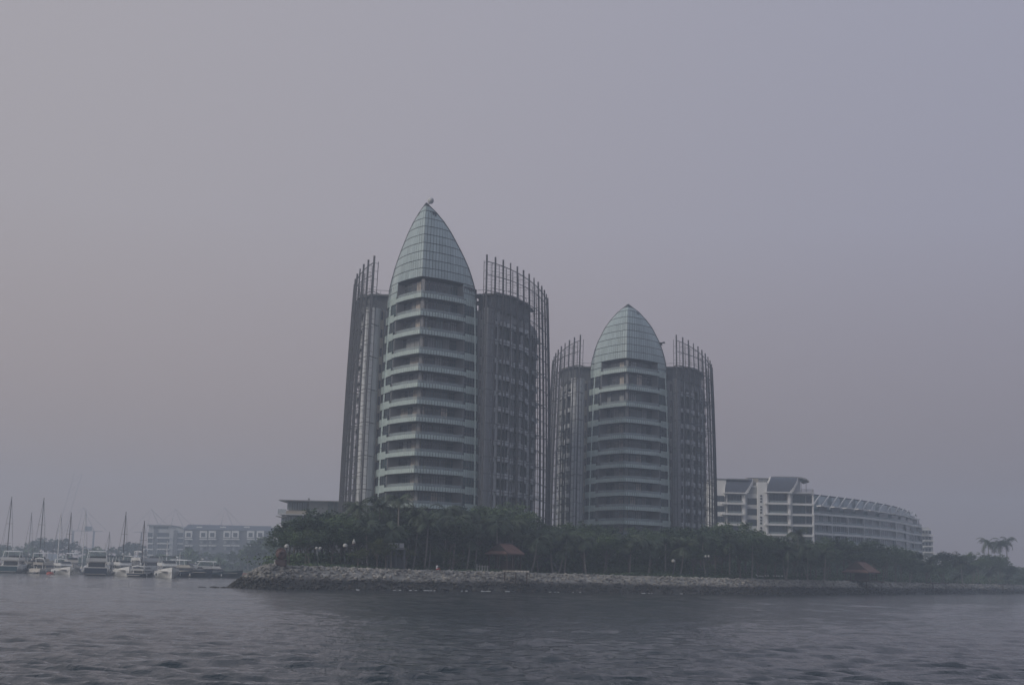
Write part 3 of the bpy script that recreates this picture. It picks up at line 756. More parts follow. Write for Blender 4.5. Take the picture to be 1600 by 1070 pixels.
# two set-back storeys under the sloping glazed roof
mb = MB()
for k in range(NU-3):
    a, b = cpt(us[k], 0, 1.2), cpt(us[k+1], 0, 1.2); c, d = cpt(us[k+1], 0, 7.5), cpt(us[k], 0, 7.5)
    zt0 = 31.2-1.2*us[k]-1.2*us[k]**4; zt1 = 31.2-1.2*us[k+1]-1.2*us[k+1]**4
    zt0, zt1 = (zt0 if k < NU-5 else 28.5), (zt1 if k < NU-5 else 28.0)
    g = MB(); g.hexa([(a.x, a.y, 25.4), (b.x, b.y, 25.4), (b.x, b.y+.3, 25.1), (a.x, a.y+.3, 25.1)], [(d.x, d.y, zt0), (c.x, c.y, zt1), (c.x, c.y+.3, zt1-.2), (d.x, d.y+.3, zt0-.2)])
    g.obj('sloped_glass', MT['lglass'] if k % 3 else MT['glass_t'], crv)
    mb.hexa([(d.x, d.y, zt0-.3), (c.x, c.y, zt1-.3), (c.x, c.y+7, zt1-.3), (d.x, d.y+7, zt0-.3)], [(d.x, d.y-.5, zt0+.15), (c.x, c.y-.5, zt1+.15), (c.x, c.y+7, zt1+.15), (d.x, d.y+7, zt0+.15)])
    if k % 2 == 0:
        f_ = MB(); e = cpt(us[k+1], 0, 7.3)
        f_.tube([(a.x-1.5, a.y-.6, 25.6), (a.x, a.y+1.2, 27.2), (a.x+1.8, a.y+3.4, 29.4), (e.x+.8, e.y, zt0+.3)], .26, 4); f_.obj('diagonal_fin', MT['white_d'], crv)
    if k % 3 == 1:
        g = MB(); m_1 = cpt(us[k], 0, 1.0); m_2 = cpt(us[k+2], 0, 1.0)
        g.wall(m_1, m_2, 25.2, 27.0, .1); g.obj('penthouse_window', MT['glass'], crv); g = MB(); g.wall(m_1-Vector((0, .8)), m_2-Vector((0, .8)), 27.0, 27.4, 1.8); g.obj('window_canopy', MT['white'], crv)
mb.obj('flat_roof', MT['slateroof'], crv)
mb = MB(); pl = [tuple(cpt(u, 0, 7.4)) for u in us[:-4]]+[tuple(cpt(u, 0, 14)) for u in reversed(us[:-4])]; mb.prism(pl, 24.2, 28.5); mb.obj('upper_wall', MT['conc'], crv)
mb = MB(); p = cpt(.96, 0, 3); mb.tube([(p.x, p.y, 24.5), (p.x, p.y, 27.6)], [.35, .1], 5); mb.obj('roof_vent', MT['steel'], crv)
# small stepped block beyond it
sb = thing('stepped_block', 'small pale stepped block peeping out at the right end of the curved building', 'apartment block')
Yb = 575
bx(sb, 'wall', MT['white_d'], 1440, 1452, 823, Yb, 10)
bx(sb, 'wall', MT['white_d'], 1446, 1458.5, 838, Yb-3, 8)
for yr in (826, 834.5, 843.5, 852.5, 862): fr(sb, 'balcony_edge', MT['white'], 1438 if yr < 860 else 1434, 1455 if yr < 830 else 1460, yr, yr+1.5, Yb-4.5, 3)
for yr in (828, 837, 846, 855):
    for k in range(3): win(sb, 1441+k*5, 1444.5+k*5, yr+1, yr+6, Yb-3.1, MT['glass'], 1)
fr(sb, 'roof_canopy', MT['conc'], 1441, 1450, 832.5, 833.5, Yb-5, 4)
lp = thing('flat_roofed_block', 'faint low pale block behind the trees right of the stepped block', 'apartment block')
bx(lp, 'wall', MT['white_d'], 1459, 1492, 866, 680, 10); fr(lp, 'roof_slab', MT['white'], 1457, 1494, 864.8, 866.5, 678, 12)
for k in range(5): win(lp, 1461+k*6, 1465+k*6, 869, 874, 679.9, MT['glass'], 1)

# ------------------------------------------------------------------ low building with thin flat roofs left of the towers
lw = thing('flat_roofed_house', 'pale low building with thin overhanging roof slabs left of the tall tower', 'building'); Y = 350.0
def rslab(par, name, m, x0, x1, y0, y1, Yf, dep): return fr(par, name, m, x0, x1, y0, y1, Yf, dep)
rslab(lw, 'roof_slab', MT['conc'], 435.5, 560, 781.5, 783, Y-3, 18)
bx(lw, 'upper_wall', MT['white_d'], 481, 560, 783, Y+.5, 12)
bx(lw, 'upper_wall', MT['conc'], 449, 481, 783.5, Y+1.2, 11)
for k in range(4): win(lw, 449.5+k*7.8, 456.5+k*7.8, 784.5, 796, Y+1.1, MT['lglass'], 2)
for k in range(3): win(lw, 513+k*10, 521+k*10, 784.5, 800, Y+.4, MT['lglass'], 3)
rslab(lw, 'terrace_parapet', MT['beige'], 447, 480, 797.5, 802.5, Y-1, 3); rslab(lw, 'terrace_rail', MT['rail_g'], 434, 447, 795, 802, Y-1, .1)
rslab(lw, 'terrace_slab', MT['white_d'], 434, 480, 802.5, 804, Y-2, 5)
mb = MB(); pts = [(431, 805.5), (436, 806), (441, 807), (447, 804.5)]
for (a, ya), (b, yb) in zip(pts, pts[1:]):
    pa, pb = P(a, ya, Y-4), P(b, yb, Y-4)
    mb.hexa([(pa.x, Y-4, pa.z-.2), (pb.x, Y-4, pb.z-.2), (pb.x, Y+3, pb.z-.2), (pa.x, Y+3, pa.z-.2)], [(pa.x, Y-4, pa.z), (pb.x, Y-4, pb.z), (pb.x, Y+3, pb.z), (pa.x, Y+3, pa.z)])
mb.obj('curved_canopy', MT['conc'], lw)
bx(lw, 'lower_wall', MT['conc_dk'], 439, 560, 805, Y, 12)
for k in range(6): win(lw, 440+k*7.5, 446.5+k*7.5, 806, 821, Y-.05, MT['lglass'], 2)
rslab(lw, 'floor_slab', MT['white'], 433, 490, 822, 824.5, Y-2.5, 4)
for k in range(6): win(lw, 440+k*7.5, 446.5+k*7.5, 825.5, 838, Y-.05, MT['lglass'], 2)
rslab(lw, 'floor_slab', MT['white'], 426, 480, 838, 841, Y-2.5, 4)
fr(lw, 'chimney', MT['conc'], 481, 483.2, 778, 783, Y+3, 1)

# ------------------------------------------------------------------ hazy apartment row behind the marina
ap = thing('curved_roof_apartments', 'hazy four storey apartment block with curved roof behind the masts', 'apartment block'); Y = 840.0
bx(ap, 'wall', MT['white_d'], 231, 286, 822, Y, 14, 1.5)
fr(ap, 'roof_slab', MT['conc'], 230, 268, 819.5, 821.5, Y-1.5, 14)
mb = MB(); pts = [(268, 820.5), (276, 821), (283, 823), (288, 826)]
for (a, ya), (b, yb) in zip(pts, pts[1:]):
    pa, pb = P(a, ya, Y-1), P(b, yb, Y-1); mb.hexa([(pa.x, Y-1, pa.z-.4), (pb.x, Y-1, pb.z-.4), (pb.x, Y+12, pb.z-.4), (pa.x, Y+12, pa.z-.4)], [(pa.x, Y-1, pa.z), (pb.x, Y-1, pb.z), (pb.x, Y+12, pb.z), (pa.x, Y+12, pa.z)])
mb.obj('curved_roof', MT['conc'], ap)
fr(ap, 'roof_louvre', MT['joint'], 240, 263, 821.5, 826, Y-.2, .3)
for yr in (832, 841, 850, 859):
    for a, b in ((231, 238), (246, 264), (277, 286)): win(ap, a, b, yr, yr+6.5, Y-.1, MT['glass'], 3 if b-a > 10 else 2)
    fr(ap, 'balcony_edge', MT['white'], 229, 239, yr+7, yr+8.6, Y-1.2, 1.2); fr(ap, 'balcony_edge', MT['white'], 245, 265, yr+7, yr+8.6, Y-1.2, 1.2)
fr(ap, 'stair_pier', MT['conc_dk'], 239, 244.5, 826, 874, Y-.5, .6); fr(ap, 'stair_pier', MT['conc_dk'], 270, 276, 828, 874, Y-.5, .6)
rowh = thing('gabled_apartment_row', 'long hazy apartment row with dark roof and paired white window bays', 'apartment block'); Y = 815.0
bx(rowh, 'wall', MT['conc_dk'], 286, 442, 827, Y, 14, 1.5)
mb = MB(); za, zb = zof(365, 820.5, Y+3), zof(365, 828, Y)
xa, xb = gx(287, Y, za), gx(443, Y, za); sh = P(443, 820.5, Y).z-P(287, 820.5, Y).z
mb.hexa([(xa, Y-.8, zb), (xb, Y-.8, zb), (xb, Y+15, zb), (xa, Y+15, zb)], [(xa+2, Y+3, za), (xb, Y+3, za), (xb, Y+9, za), (xa+2, Y+9, za)]); mb.obj('roof', MT['slateroof'], rowh)
for k, x in enumerate((290, 313, 327, 350, 363, 387, 402, 430)):
    w_ = 9 if x != 430 else 10
    fr(rowh, 'window_bay', MT['white'], x-1, x+w_+1, 829, 840, Y-1.2, 1.3); win(rowh, x+1.5, x+w_-1.5, 832, 838.5, Y-1.25, MT['glass'], 2)
    for yr in (842.5, 852.5):
        fr(rowh, 'balcony', MT['white'], x-1.5, x+w_+1.5, yr-1.2, yr+.4, Y-1.6, 1.6)
        win(rowh, x-.5, x+3.5, yr+1.5, yr+6.5, Y-.1, MT['blind'], 1); win(rowh, x+5, x+w_, yr+1.5, yr+6.5, Y-.1, MT['glass'], 1)
    if k % 2: 
        mb = MB(); facade_rect(mb, x-6, x+3, 822.3, 824.2, Y+.6, .3); mb.obj('skylight', MT['white'], rowh)
for k in range(7):
    for yr in (862, 869): win(rowh, 300+k*19, 310+k*19, yr, yr+3.5, Y-.1, MT['blind'] if k % 2 else MT['glass'], 2)
sh_ = MB(); pl = [(gx(-700, 600, 1), 600), (gx(60, 600, 1), 600), (gx(300, 620, 1), 620), (gx(380, 560, 1), 560), (gx(425, 540, 1), 540), (gx(470, 800, 1), 800), (gx(470, 1250, 1), 1250), (gx(-900, 1250, 1), 1250)]
sh_.prism(pl, -.8, 1.3); struct(sh_.obj('far_shore_ground', MT['grass']))
qw = MB(); a, b = Vector((gx(343, 395, 1), 395)), Vector((gx(404, 392, 1), 392)); qw.wall(a, b, -.5, 1.25, 1.2)
tag(qw.obj('quay_wall', MT['brick']), 'low red brown quay wall between the yachts and the rocky point', 'wall')
mb = MB(); a, b = Vector((gx(-60, 372, 1), 372)), Vector((gx(232, 350, 1), 350)); mb.wall(a, b, -.4, .55, 2.4)
tag(mb.obj('floating_pontoon', MT['conc']), 'grey floating pontoon behind the moored boats', 'pontoon')

# ------------------------------------------------------------------ trees
def crown_mesh(seed, shape=(1, 1, .8), nclump=120, nleaf=34, leaf=.42, m='leaf', rad=4.5):
    rng = random.Random(seed); V = []; F = []
    lobes = [(Vector((rng.uniform(-.55, .55)*rad, rng.uniform(-.55, .55)*rad, rng.uniform(-.1, .75)*rad*shape[2])), rng.uniform(.38, .62)*rad) for _ in range(9)]
    for _ in range(nclump):
        c, r_ = rng.choice(lobes); d = Vector((rng.gauss(0, 1), rng.gauss(0, 1), rng.gauss(.25, 1))).normalized()
        cc = c+Vector((d.x*r_*shape[0], d.y*r_*shape[1], d.z*r_*shape[2]))*rng.uniform(.55, 1.05); cr = rng.uniform(.45, .95)
        for _ in range(nleaf):
            p = cc+Vector((rng.gauss(0, .5), rng.gauss(0, .5), rng.gauss(0, .38)))*cr
            a = Vector((rng.gauss(0, 1), rng.gauss(0, 1), rng.gauss(0, .5))).normalized(); b = a.cross(Vector((rng.gauss(0, 1), rng.gauss(0, 1), rng.gauss(0, 1)))).normalized()
            l_ = leaf*rng.uniform(.6, 1.3); o = len(V)
            V += [tuple(p-a*l_*.5), tuple(p+b*l_*.27), tuple(p+a*l_*.5), tuple(p-b*l_*.27)]; F.append((o, o+1, o+2, o+3))
    me = bpy.data.meshes.new('broad_crown'); me.from_pydata(V, [], F); me.materials.append(MT[m]); me.update(); return me
def trunk_mesh(seed, h=5.0, r_=.22, m='bark', lean=.4):
    rng = random.Random(seed); mb = MB(); dx, dy = rng.uniform(-lean, lean), rng.uniform(-lean, lean)
    mb.tube([(0, 0, -.6), (dx*.3, dy*.3, h*.35), (dx*.8, dy*.8, h*.7), (dx, dy, h*1.05)], [r_*1.25, r_, r_*.8, r_*.55], 7)
    for k in range(6):
        a = rng.uniform(0, 6.28); z = h*rng.uniform(.5, .85); L_ = rng.uniform(1.4, 2.6)
        mb.tube([(dx*z/h, dy*z/h, z), (dx*z/h+math.cos(a)*L_*.5, dy+math.sin(a)*L_*.5, z+L_*.55), (dx+math.cos(a)*L_, dy+math.sin(a)*L_, z+L_*1.1)], [r_*.5, r_*.35, r_*.15], 5)
    return mb.mesh('trunk', MT[m])
CR = [crown_mesh(k, (1, 1, .85)) for k in range(6)]
CRF = [crown_mesh(40+k, (1, 1, .85), 60, 20, .8) for k in range(2)]      # coarser crowns for trees far away
CRY = [crown_mesh(30+k, (.8, .8, 1.0), 60, 30, .45, 'leafy', 3.6) for k in range(2)]
TR = [trunk_mesh(k) for k in range(5)]
def palm_crown(seed, nf=18, fl=3.6, m='frond', droop=1.0, up=1.0):
    rng = random.Random(seed); V = []; F = []
    for k in range(nf):
        a = 2*math.pi*k/nf+rng.uniform(-.2, .2); el = rng.uniform(-.25, 1.25)*up; L_ = fl*rng.uniform(.8, 1.1); ns = 9
        pts = []; p = Vector((0, 0, 0)); e = el
        for s_ in range(ns+1):
            pts.append(p.copy()); st = L_/ns; p = p+Vector((math.cos(a)*math.cos(e), math.sin(a)*math.cos(e), math.sin(e)))*st; e -= (.16+.05*s_*.4)*droop
        side = Vector((-math.sin(a), math.cos(a), 0))
        for s_ in range(1, ns+1):
            q = pts[s_]; dr = (pts[s_]-pts[s_-1]).normalized(); ll = .95*math.sin(math.pi*min(.97, (s_+.8)/(ns+1.4)))**.7+.12
            for sg in (-1, 1):
                for h_ in (0, .5):
                    b0 = q-dr*(L_/ns)*h_; tip = b0+side*sg*ll*.85+dr*ll*.45+Vector((0, 0, -ll*rng.uniform(.25, .6))); o = len(V)
                    V += [tuple(b0-dr*.07), tuple(b0+dr*.07), tuple(tip+dr*.02), tuple(tip-dr*.02)]; F.append((o, o+1, o+2, o+3))
        for s_ in range(ns):
            o = len(V); V += [tuple(pts[s_]+side*.04), tuple(pts[s_]-side*.04), tuple(pts[s_+1]-side*.03), tuple(pts[s_+1]+side*.03)]; F.append((o, o+1, o+2, o+3))
    me = bpy.data.meshes.new('palm_crown'); me.from_pydata(V, [], F); me.materials.append(MT[m]); me.update(); return me
PC = [palm_crown(k) for k in range(4)]
PCS = [palm_crown(20+k, 16, 3.0, 'frond', .75, 1.1) for k in range(2)]
def palm_trunk(seed, h=8.0):
    rng = random.Random(seed); mb = MB(); b = rng.uniform(-1.1, 1.1); c = rng.uniform(-.5, .5); n = 9
    mb.tube([(b*(1-k/n)**2*1.0 if k else b, c*(1-k/n)**2, -.6+(h+.6)*k/n) for k in range(n+1)], [.26]+[.17-.05*k/n for k in range(n)], 6); return mb.mesh('trunk', MT['barkl'])
PT = [palm_trunk(k) for k in range(5)]
ORD = ['first', 'second', 'third', 'fourth', 'fifth', 'sixth', 'seventh', 'eighth', 'ninth', 'tenth', 'eleventh', 'twelfth', 'thirteenth', 'fourteenth', 'fifteenth', 'sixteenth', 'seventeenth', 'eighteenth', 'nineteenth', 'twentieth']
TREES = []      # (px, dist, top row, kind, row words)
def ground_at(px, D): return 2.86 if D > 200 and px > 400 else 1.3
def tree(kind, px, D, ytop, seed, wmul=1.0, g=2.86):
    rng = random.Random(seed); zt = zof(px, ytop, D); h = max(2.2, zt-g); x = gx(px, D, g+h*.5)
    nm = {'b': 'broadleaf_tree', 'y': 'yellow_green_tree', 'p': 'coconut_palm', 'f': 'broadleaf_tree', 'q': 'coconut_palm'}[kind]
    root = bpy.data.objects.new(nm, None); COL.objects.link(root); root.location = (x, D, g); root.rotation_euler = (0, 0, rng.uniform(0, 6.28))
    if kind in 'pq':
        th = h-1.7; t = link('trunk', rng.choice(PT), root); t.scale = (1, 1, th/8.0)
        c = link('palm_crown', rng.choice(PC if kind == 'p' else PCS), root); c.location = (0, 0, th); s = rng.uniform(.85, 1.1)*wmul; c.scale = (s, s, s); c.rotation_euler = (0, 0, rng.uniform(0, 6))
    else:
        me = rng.choice({'b': CR, 'y': CRY, 'f': CRF}[kind]); s = h/(11.5 if kind != 'y' else 9.0); s = max(.5, s)
        t = link('trunk', rng.choice(TR), root); t.scale = (s, s, h*.6/5)
        c = link('crown', me, root); cs = s*1.12*wmul; c.scale = (cs, cs, h*.48/4.0*.72); c.location = (0, 0, h-4.6*c.scale.z*1.0)
    root['_px'] = px; root['_k'] = kind; TREES.append(root); return root
top_prof = [(445, 838), (458, 812), (480, 800), (520, 797), (552, 800), (575, 795), (600, 790), (640, 792), (690, 795), (740, 800), (770, 786), (795, 786), (822, 797), (845, 815), (870, 818), (900, 815), (950, 822),
            (1000, 826), (1050, 824), (1085, 824), (1125, 814), (1165, 816), (1190, 830), (1240, 840), (1300, 838), (1345, 842), (1400, 848), (1440, 866), (1475, 862), (1500, 866), (1530, 860), (1560, 864), (1590, 884), (1650, 892)]
rng = random.Random(77); sd = 100
# back row gives the skyline, front rows stand lower
for row, (dd, drop, step) in enumerate(((26, 0, 27), (17, 10, 31), (9, 24, 34), (40, 20, 24))):
    px = 462 + row*9 if row < 3 else 1085
    while px < (1650 if row < 3 else 1460):
        D = interp(px, RV)+RUN+dd+rng.uniform(-2, 2)
        if px > 1480: D += 10
        yt = interp(px, top_prof)+drop*rng.uniform(.6, 1.3)+rng.uniform(-2, 5)
        if row == 2 and (746 < px < 838 or 1310 < px < 1392): px += step; continue
        if row == 2 and 425 < px < 480: yt = max(yt, 832)
        k = 'b'
        if row == 2 and rng.random() < .25: k = 'q'
        o = tree(k, px, D, yt, sd, rng.uniform(.95, 1.2)); o['_r'] = row if row < 3 else 7; sd += 1
        px += step*rng.uniform(.8, 1.2)*(1 if px < 1300 else .8)
for px, yt, dd, k in ((560, 779, 15, 'p'), (592, 776, 17, 'p'), (622, 767, 12, 'p'), (652, 788, 9, 'p'), (668, 800, 7, 'q'), (697, 784, 13, 'p'), (712, 800, 8, 'p'), (728, 790, 18, 'p'), (745, 806, 10, 'p'),
                      (776, 804, 8, 'p'), (800, 806, 12, 'p'), (572, 806, 6, 'p'), (610, 812, 5, 'q'), (860, 824, 10, 'p'), (838, 830, 5, 'p'), (885, 826, 8, 'p'), (912, 830, 6, 'q'), (948, 832, 9, 'p'), (985, 834, 7, 'p'),
                      (1016, 838, 6, 'p'), (1040, 834, 10, 'p'), (1068, 840, 7, 'q'), (1098, 832, 9, 'p'), (1140, 832, 6, 'p'), (1176, 836, 8, 'p'), (1247, 822, 14, 'p'), (1232, 846, 6, 'q'), (1262, 846, 7, 'p'), (1290, 852, 6, 'q'),
                      (1545, 841, 40, 'p'), (1563, 843, 42, 'p'), (1574, 839, 36, 'p'), (1450, 872, 8, 'q'), (1502, 870, 10, 'p')):
    o = tree(k, px, interp(px, RV)+RUN+dd, yt, sd, 1.12 if px > 1500 else 1.0); o['_r'] = 3; sd += 1
for px, yt, dd in ((590, 838, 4.5), (604, 846, 3.5), (634, 852, 4), (560, 856, 4), (708, 858, 5)):
    o = tree('y', px, interp(px, RV)+RUN+dd, yt, sd, .9); o['_r'] = 4; sd += 1
for k, px in enumerate((452, 466, 478, 492, 505, 519, 533, 547, 560)):
    o = tree('b', px, interp(px, RV)+RUN+(12, 20, 9)[k % 3], interp(px, top_prof)+(6, 2, 22)[k % 3], sd, 1.25); o['_r'] = (1, 0, 2)[k % 3]; sd += 1
# far shore and left flank trees
for px, D, yt, wm in ((388, 560, 852, 1.2), (404, 560, 842, 1.3), (424, 560, 836, 1.4), (376, 600, 858, 1.2), (360, 640, 864, 1.2), (340, 660, 862, 1.3), (318, 660, 860, 1.2), (300, 660, 858, 1.2), (284, 660, 862, 1.2), (438, 420, 842, 1.2)):
    o = tree('f', px, D, yt, sd, wm, 1.3); o['_r'] = 5; sd += 1
for px, D, yt, wm in ((-30, 780, 850, 1.2), (-8, 770, 848, 1.2), (14, 780, 849, 1.3), (34, 775, 851, 1.2), (54, 765, 842, 1.2), (72, 770, 838, 1.3), (92, 770, 838, 1.3), (112, 780, 847, 1.2), (128, 820, 866, 1), (152, 800, 858, 1),
                      (172, 790, 852, 1), (186, 800, 856, 1), (208, 780, 846, 1.2), (224, 800, 862, 1)):
    o = tree('f', px, D, yt, sd, wm, 1.3); o['_r'] = 6; sd += 1
o = tree('f', 137, 800, 855, sd, 1.0, 1.3); o['_r'] = 6
o = tree('f', 208, 780, 844, sd+1, 1.0, 1.3); o['_r'] = 6
for px, D, yt in ((1598, 560, 884), (1612, 570, 886), (1630, 580, 888), (1580, 540, 886)):
    o = tree('f', px, D, yt, sd, 1.0); o['_r'] = 8; sd += 1
LM = [(0, 520, 'behind the marina'), (520, 480, 'by the bronze sphere'), (480, 560, 'left of the tall tower'), (560, 650, 'below the left edge of the tall tower'), (650, 745, 'below the right face of the tall tower'),
      (745, 840, 'around the first pavilion'), (840, 925, 'below the gap between the towers'), (925, 1040, 'below the lower tower'), (1040, 1115, "below the lower tower's right screen"), (1115, 1195, 'below the dark roof panels'),
      (1195, 1275, "at the white block's right end"), (1275, 1320, 'just left of the second pavilion'), (1320, 1385, 'around the second pavilion'), (1385, 1445, 'below the end of the curved building'), (1445, 1520, 'right of the curved building'),
      (1520, 1600, 'near the far right edge'), (1600, 1900, 'at the far right edge')]
from collections import defaultdict
grp = defaultdict(list)
for o in TREES:
    px, r_, k = o['_px'], o['_r'], o['_k']
    if r_ == 6: place = 'behind the marina'
    elif r_ == 5: place = 'between the hazy apartments and the rocky point'
    else: place = next((n for a, b, n in LM[2:] if a <= px < b), 'by the bronze sphere' if px < 520 else 'at the far right edge')
    look = {'b': {0: 'tall dark broadleaf tree in the back row', 1: 'dark broadleaf tree in the middle row', 2: 'low bushy tree in the front row', 7: 'low dark tree far back'}.get(r_, 'hazy tree'), 'y': 'small yellow green tree', 'p': 'coconut palm with drooping crown', 'q': 'short upright palm', 'f': 'hazy grey green tree'}[k]
    grp[(look, place)].append(o)
GN = {'broadleaf_tree': 'trees along the revetment', 'coconut_palm': 'palms along the revetment', 'yellow_green_tree': 'small yellow green trees by the shore'}
for (look, place), lst in grp.items():
    lst.sort(key=lambda o: o['_px'])
    for i, o in enumerate(lst):
        lb = f'{look} {place}' + (f', {ORD[i]} from the left' if len(lst) > 1 else '')
        wds = lb.split()
        if len(wds) > 16: lb = lb.replace(' from the left', ' from left').replace(' with drooping crown', '').replace(' in the back row', ' in back').replace(' in the middle row', ' in mid row').replace(' in the front row', ' in front').replace('below the left edge of the tall tower', "by the tall tower's left edge").replace('below the right face of the tall tower', "by the tall tower's right face").replace('between the hazy apartments and the rocky point', 'left of the rocky point')
        tag(o, lb, 'palm tree' if 'palm' in o.name else 'tree', GN[o.name.split('.')[0]] if o['_r'] < 5 else 'hazy trees in the distance')
for o in TREES:
    for k in ('_px', '_r', '_k'): del o[k]
# clipped hedge and undergrowth along the crest
V = []; F = []; rng = random.Random(4)
for i in range(tip_i+8, m_-10):
    n_ = 210 if S[i].y < 300 else 90
    for k in range(n_):
        if k > 150 and i < tip_i+40: continue
        dd = rng.choice([rng.uniform(1.2, 3), rng.uniform(3, 8), rng.uniform(8, 15), rng.uniform(17, 23) if i > tip_i+45 else 2.0])+RUN; q = S[i]+NRM[i]*dd
        hh = (.55 if dd < RUN+3 else 1.9 if dd < RUN+16 else 4.2)*rng.random()**.6*(.7+.5*math.sin(i*.31)+.3*math.sin(i*.083+1))
        p = Vector((q.x+rng.uniform(-1, 1), q.y+rng.uniform(-.8, .8), 2.9+max(.03, hh)))
        a = Vector((rng.gauss(0, 1), rng.gauss(0, 1), rng.gauss(0, .6))).normalized(); b = a.cross(Vector((rng.gauss(0, 1), rng.gauss(0, 1), rng.gauss(0, 1)))).normalized()
        l_ = rng.uniform(.25, .5)*(1 if S[i].y < 300 else 1.6); o_ = len(V); V += [tuple(p-a*l_*.5), tuple(p+b*l_*.3), tuple(p+a*l_*.5), tuple(p-b*l_*.3)]; F.append((o_, o_+1, o_+2, o_+3))
for i in range(tip_i+14, tip_i+75):
    for k in range(230):
        q = S[i]+NRM[i]*(RUN+rng.uniform(9, 19)); p = Vector((q.x+rng.uniform(-1.2, 1.2), q.y, 2.9+(4.2+1.0*math.sin(i*.5))*rng.random()*min(1, (i-tip_i-10)/12)))
        a = Vector((rng.gauss(0, 1), rng.gauss(0, .5), rng.gauss(0, .8))).normalized(); b = a.cross(Vector((rng.gauss(0, 1), rng.gauss(0, 1), rng.gauss(0, 1)))).normalized()
        l_ = rng.uniform(.4, .8); o_ = len(V); V += [tuple(p-a*l_*.5), tuple(p+b*l_*.3), tuple(p+a*l_*.5), tuple(p-b*l_*.3)]; F.append((o_, o_+1, o_+2, o_+3))
for i in range(tip_i+45, m_-10):
    pxi = 800+S[i].x/S[i].y*2100
    if pxi < 1080: continue
    for k in range(260):
        q = S[i]+NRM[i]*(RUN+rng.uniform(28, 37)); p = Vector((q.x+rng.uniform(-1.5, 1.5), q.y, 2.9+(5.0+1.2*math.sin(i*.4))*rng.random()))
        a = Vector((rng.gauss(0, 1), rng.gauss(0, .5), rng.gauss(0, .8))).normalized(); b = a.cross(Vector((rng.gauss(0, 1), rng.gauss(0, 1), rng.gauss(0, 1)))).normalized()
        l_ = rng.uniform(.6, 1.1); o_ = len(V); V += [tuple(p-a*l_*.5), tuple(p+b*l_*.3), tuple(p+a*l_*.5), tuple(p-b*l_*.3)]; F.append((o_, o_+1, o_+2, o_+3))
me = bpy.data.meshes.new('undergrowth'); me.from_pydata(V, [], F); me.materials.append(MT['leaf']); stuff(link('undergrowth', me), 'low dark shrubs and ground cover behind the rocks', 'shrubs')

V = []; F = []; rng = random.Random(14)
for k in range(16000):
    px = rng.uniform(-120, 440); D = rng.uniform(690, 760) if px < 290 else rng.uniform(600, 680)
    top = 5.5+2.5*math.sin(px*.05)+2*math.sin(px*.13+1); x = gx(px, D, 5); p = Vector((x, D, 1.3+max(.2, top)*rng.random()**.7))
    a = Vector((rng.gauss(0, 1), rng.gauss(0, 1), rng.gauss(0, .6))).normalized(); b = a.cross(Vector((rng.gauss(0, 1), rng.gauss(0, 1), rng.gauss(0, 1)))).normalized()
    l_ = rng.uniform(1.2, 2.6); o_ = len(V); V += [tuple(p-a*l_*.5), tuple(p+b*l_*.35), tuple(p+a*l_*.5), tuple(p-b*l_*.35)]; F.append((o_, o_+1, o_+2, o_+3))
me = bpy.data.meshes.new('distant_scrub'); me.from_pydata(V, [], F); me.materials.append(MT['leaf']); stuff(link('distant_scrub', me), 'hazy belt of low scrub and bushes along the shore behind the marina', 'shrubs')

# ------------------------------------------------------------------ boats
def hull_mesh(L_, B, fb, bowrise=.7, n=12, low=-.45):
    mb = MB(); secs = []
    for k in range(n+1):
        u = k/n; y = -L_/2+L_*u; w_ = B/2*(1 if u < .5 else max(.02, (1-((u-.5)/.5)**2.2)))*(.92+.08*min(1, u*4)); z = fb*(1+bowrise*u**2.2)
        fl = .80-.35*u; secs.append([(-w_, y, z), (-w_*(.98), y, z*.6), (-w_*fl, y-.02*L_*u, .05), (-w_*fl*.6, y-.03*L_*u, low), (w_*fl*.6, y-.03*L_*u, low), (w_*fl, y-.02*L_*u, .05), (w_*.98, y, z*.6), (w_, y, z)])
    for s in secs: mb.v += s
    for k in range(n):
        for j in range(7): mb.f.append((k*8+j, k*8+j+1, (k+1)*8+j+1, (k+1)*8+j)); mb.m.append(0)
        mb.f.append((k*8+7, k*8, (k+1)*8, (k+1)*8+7)); mb.m.append(0)
    mb.f.append(tuple(range(7, -1, -1))); mb.m.append(0); return mb
def cabin(mb, y0, y1, w0, w1, z0, z1, rf, rb, mi=0):
    """superstructure box: raked front and back, narrower on top"""
    b = [(-w0/2, y0, z0), (w0/2, y0, z0), (w0/2*.9, y1, z0), (-w0/2*.9, y1, z0)]; t = [(-w1/2, y0+rb, z1), (w1/2, y0+rb, z1), (w1/2*.86, y1-rf, z1), (-w1/2*.86, y1-rf, z1)]; mb.hexa(b, t, mi)
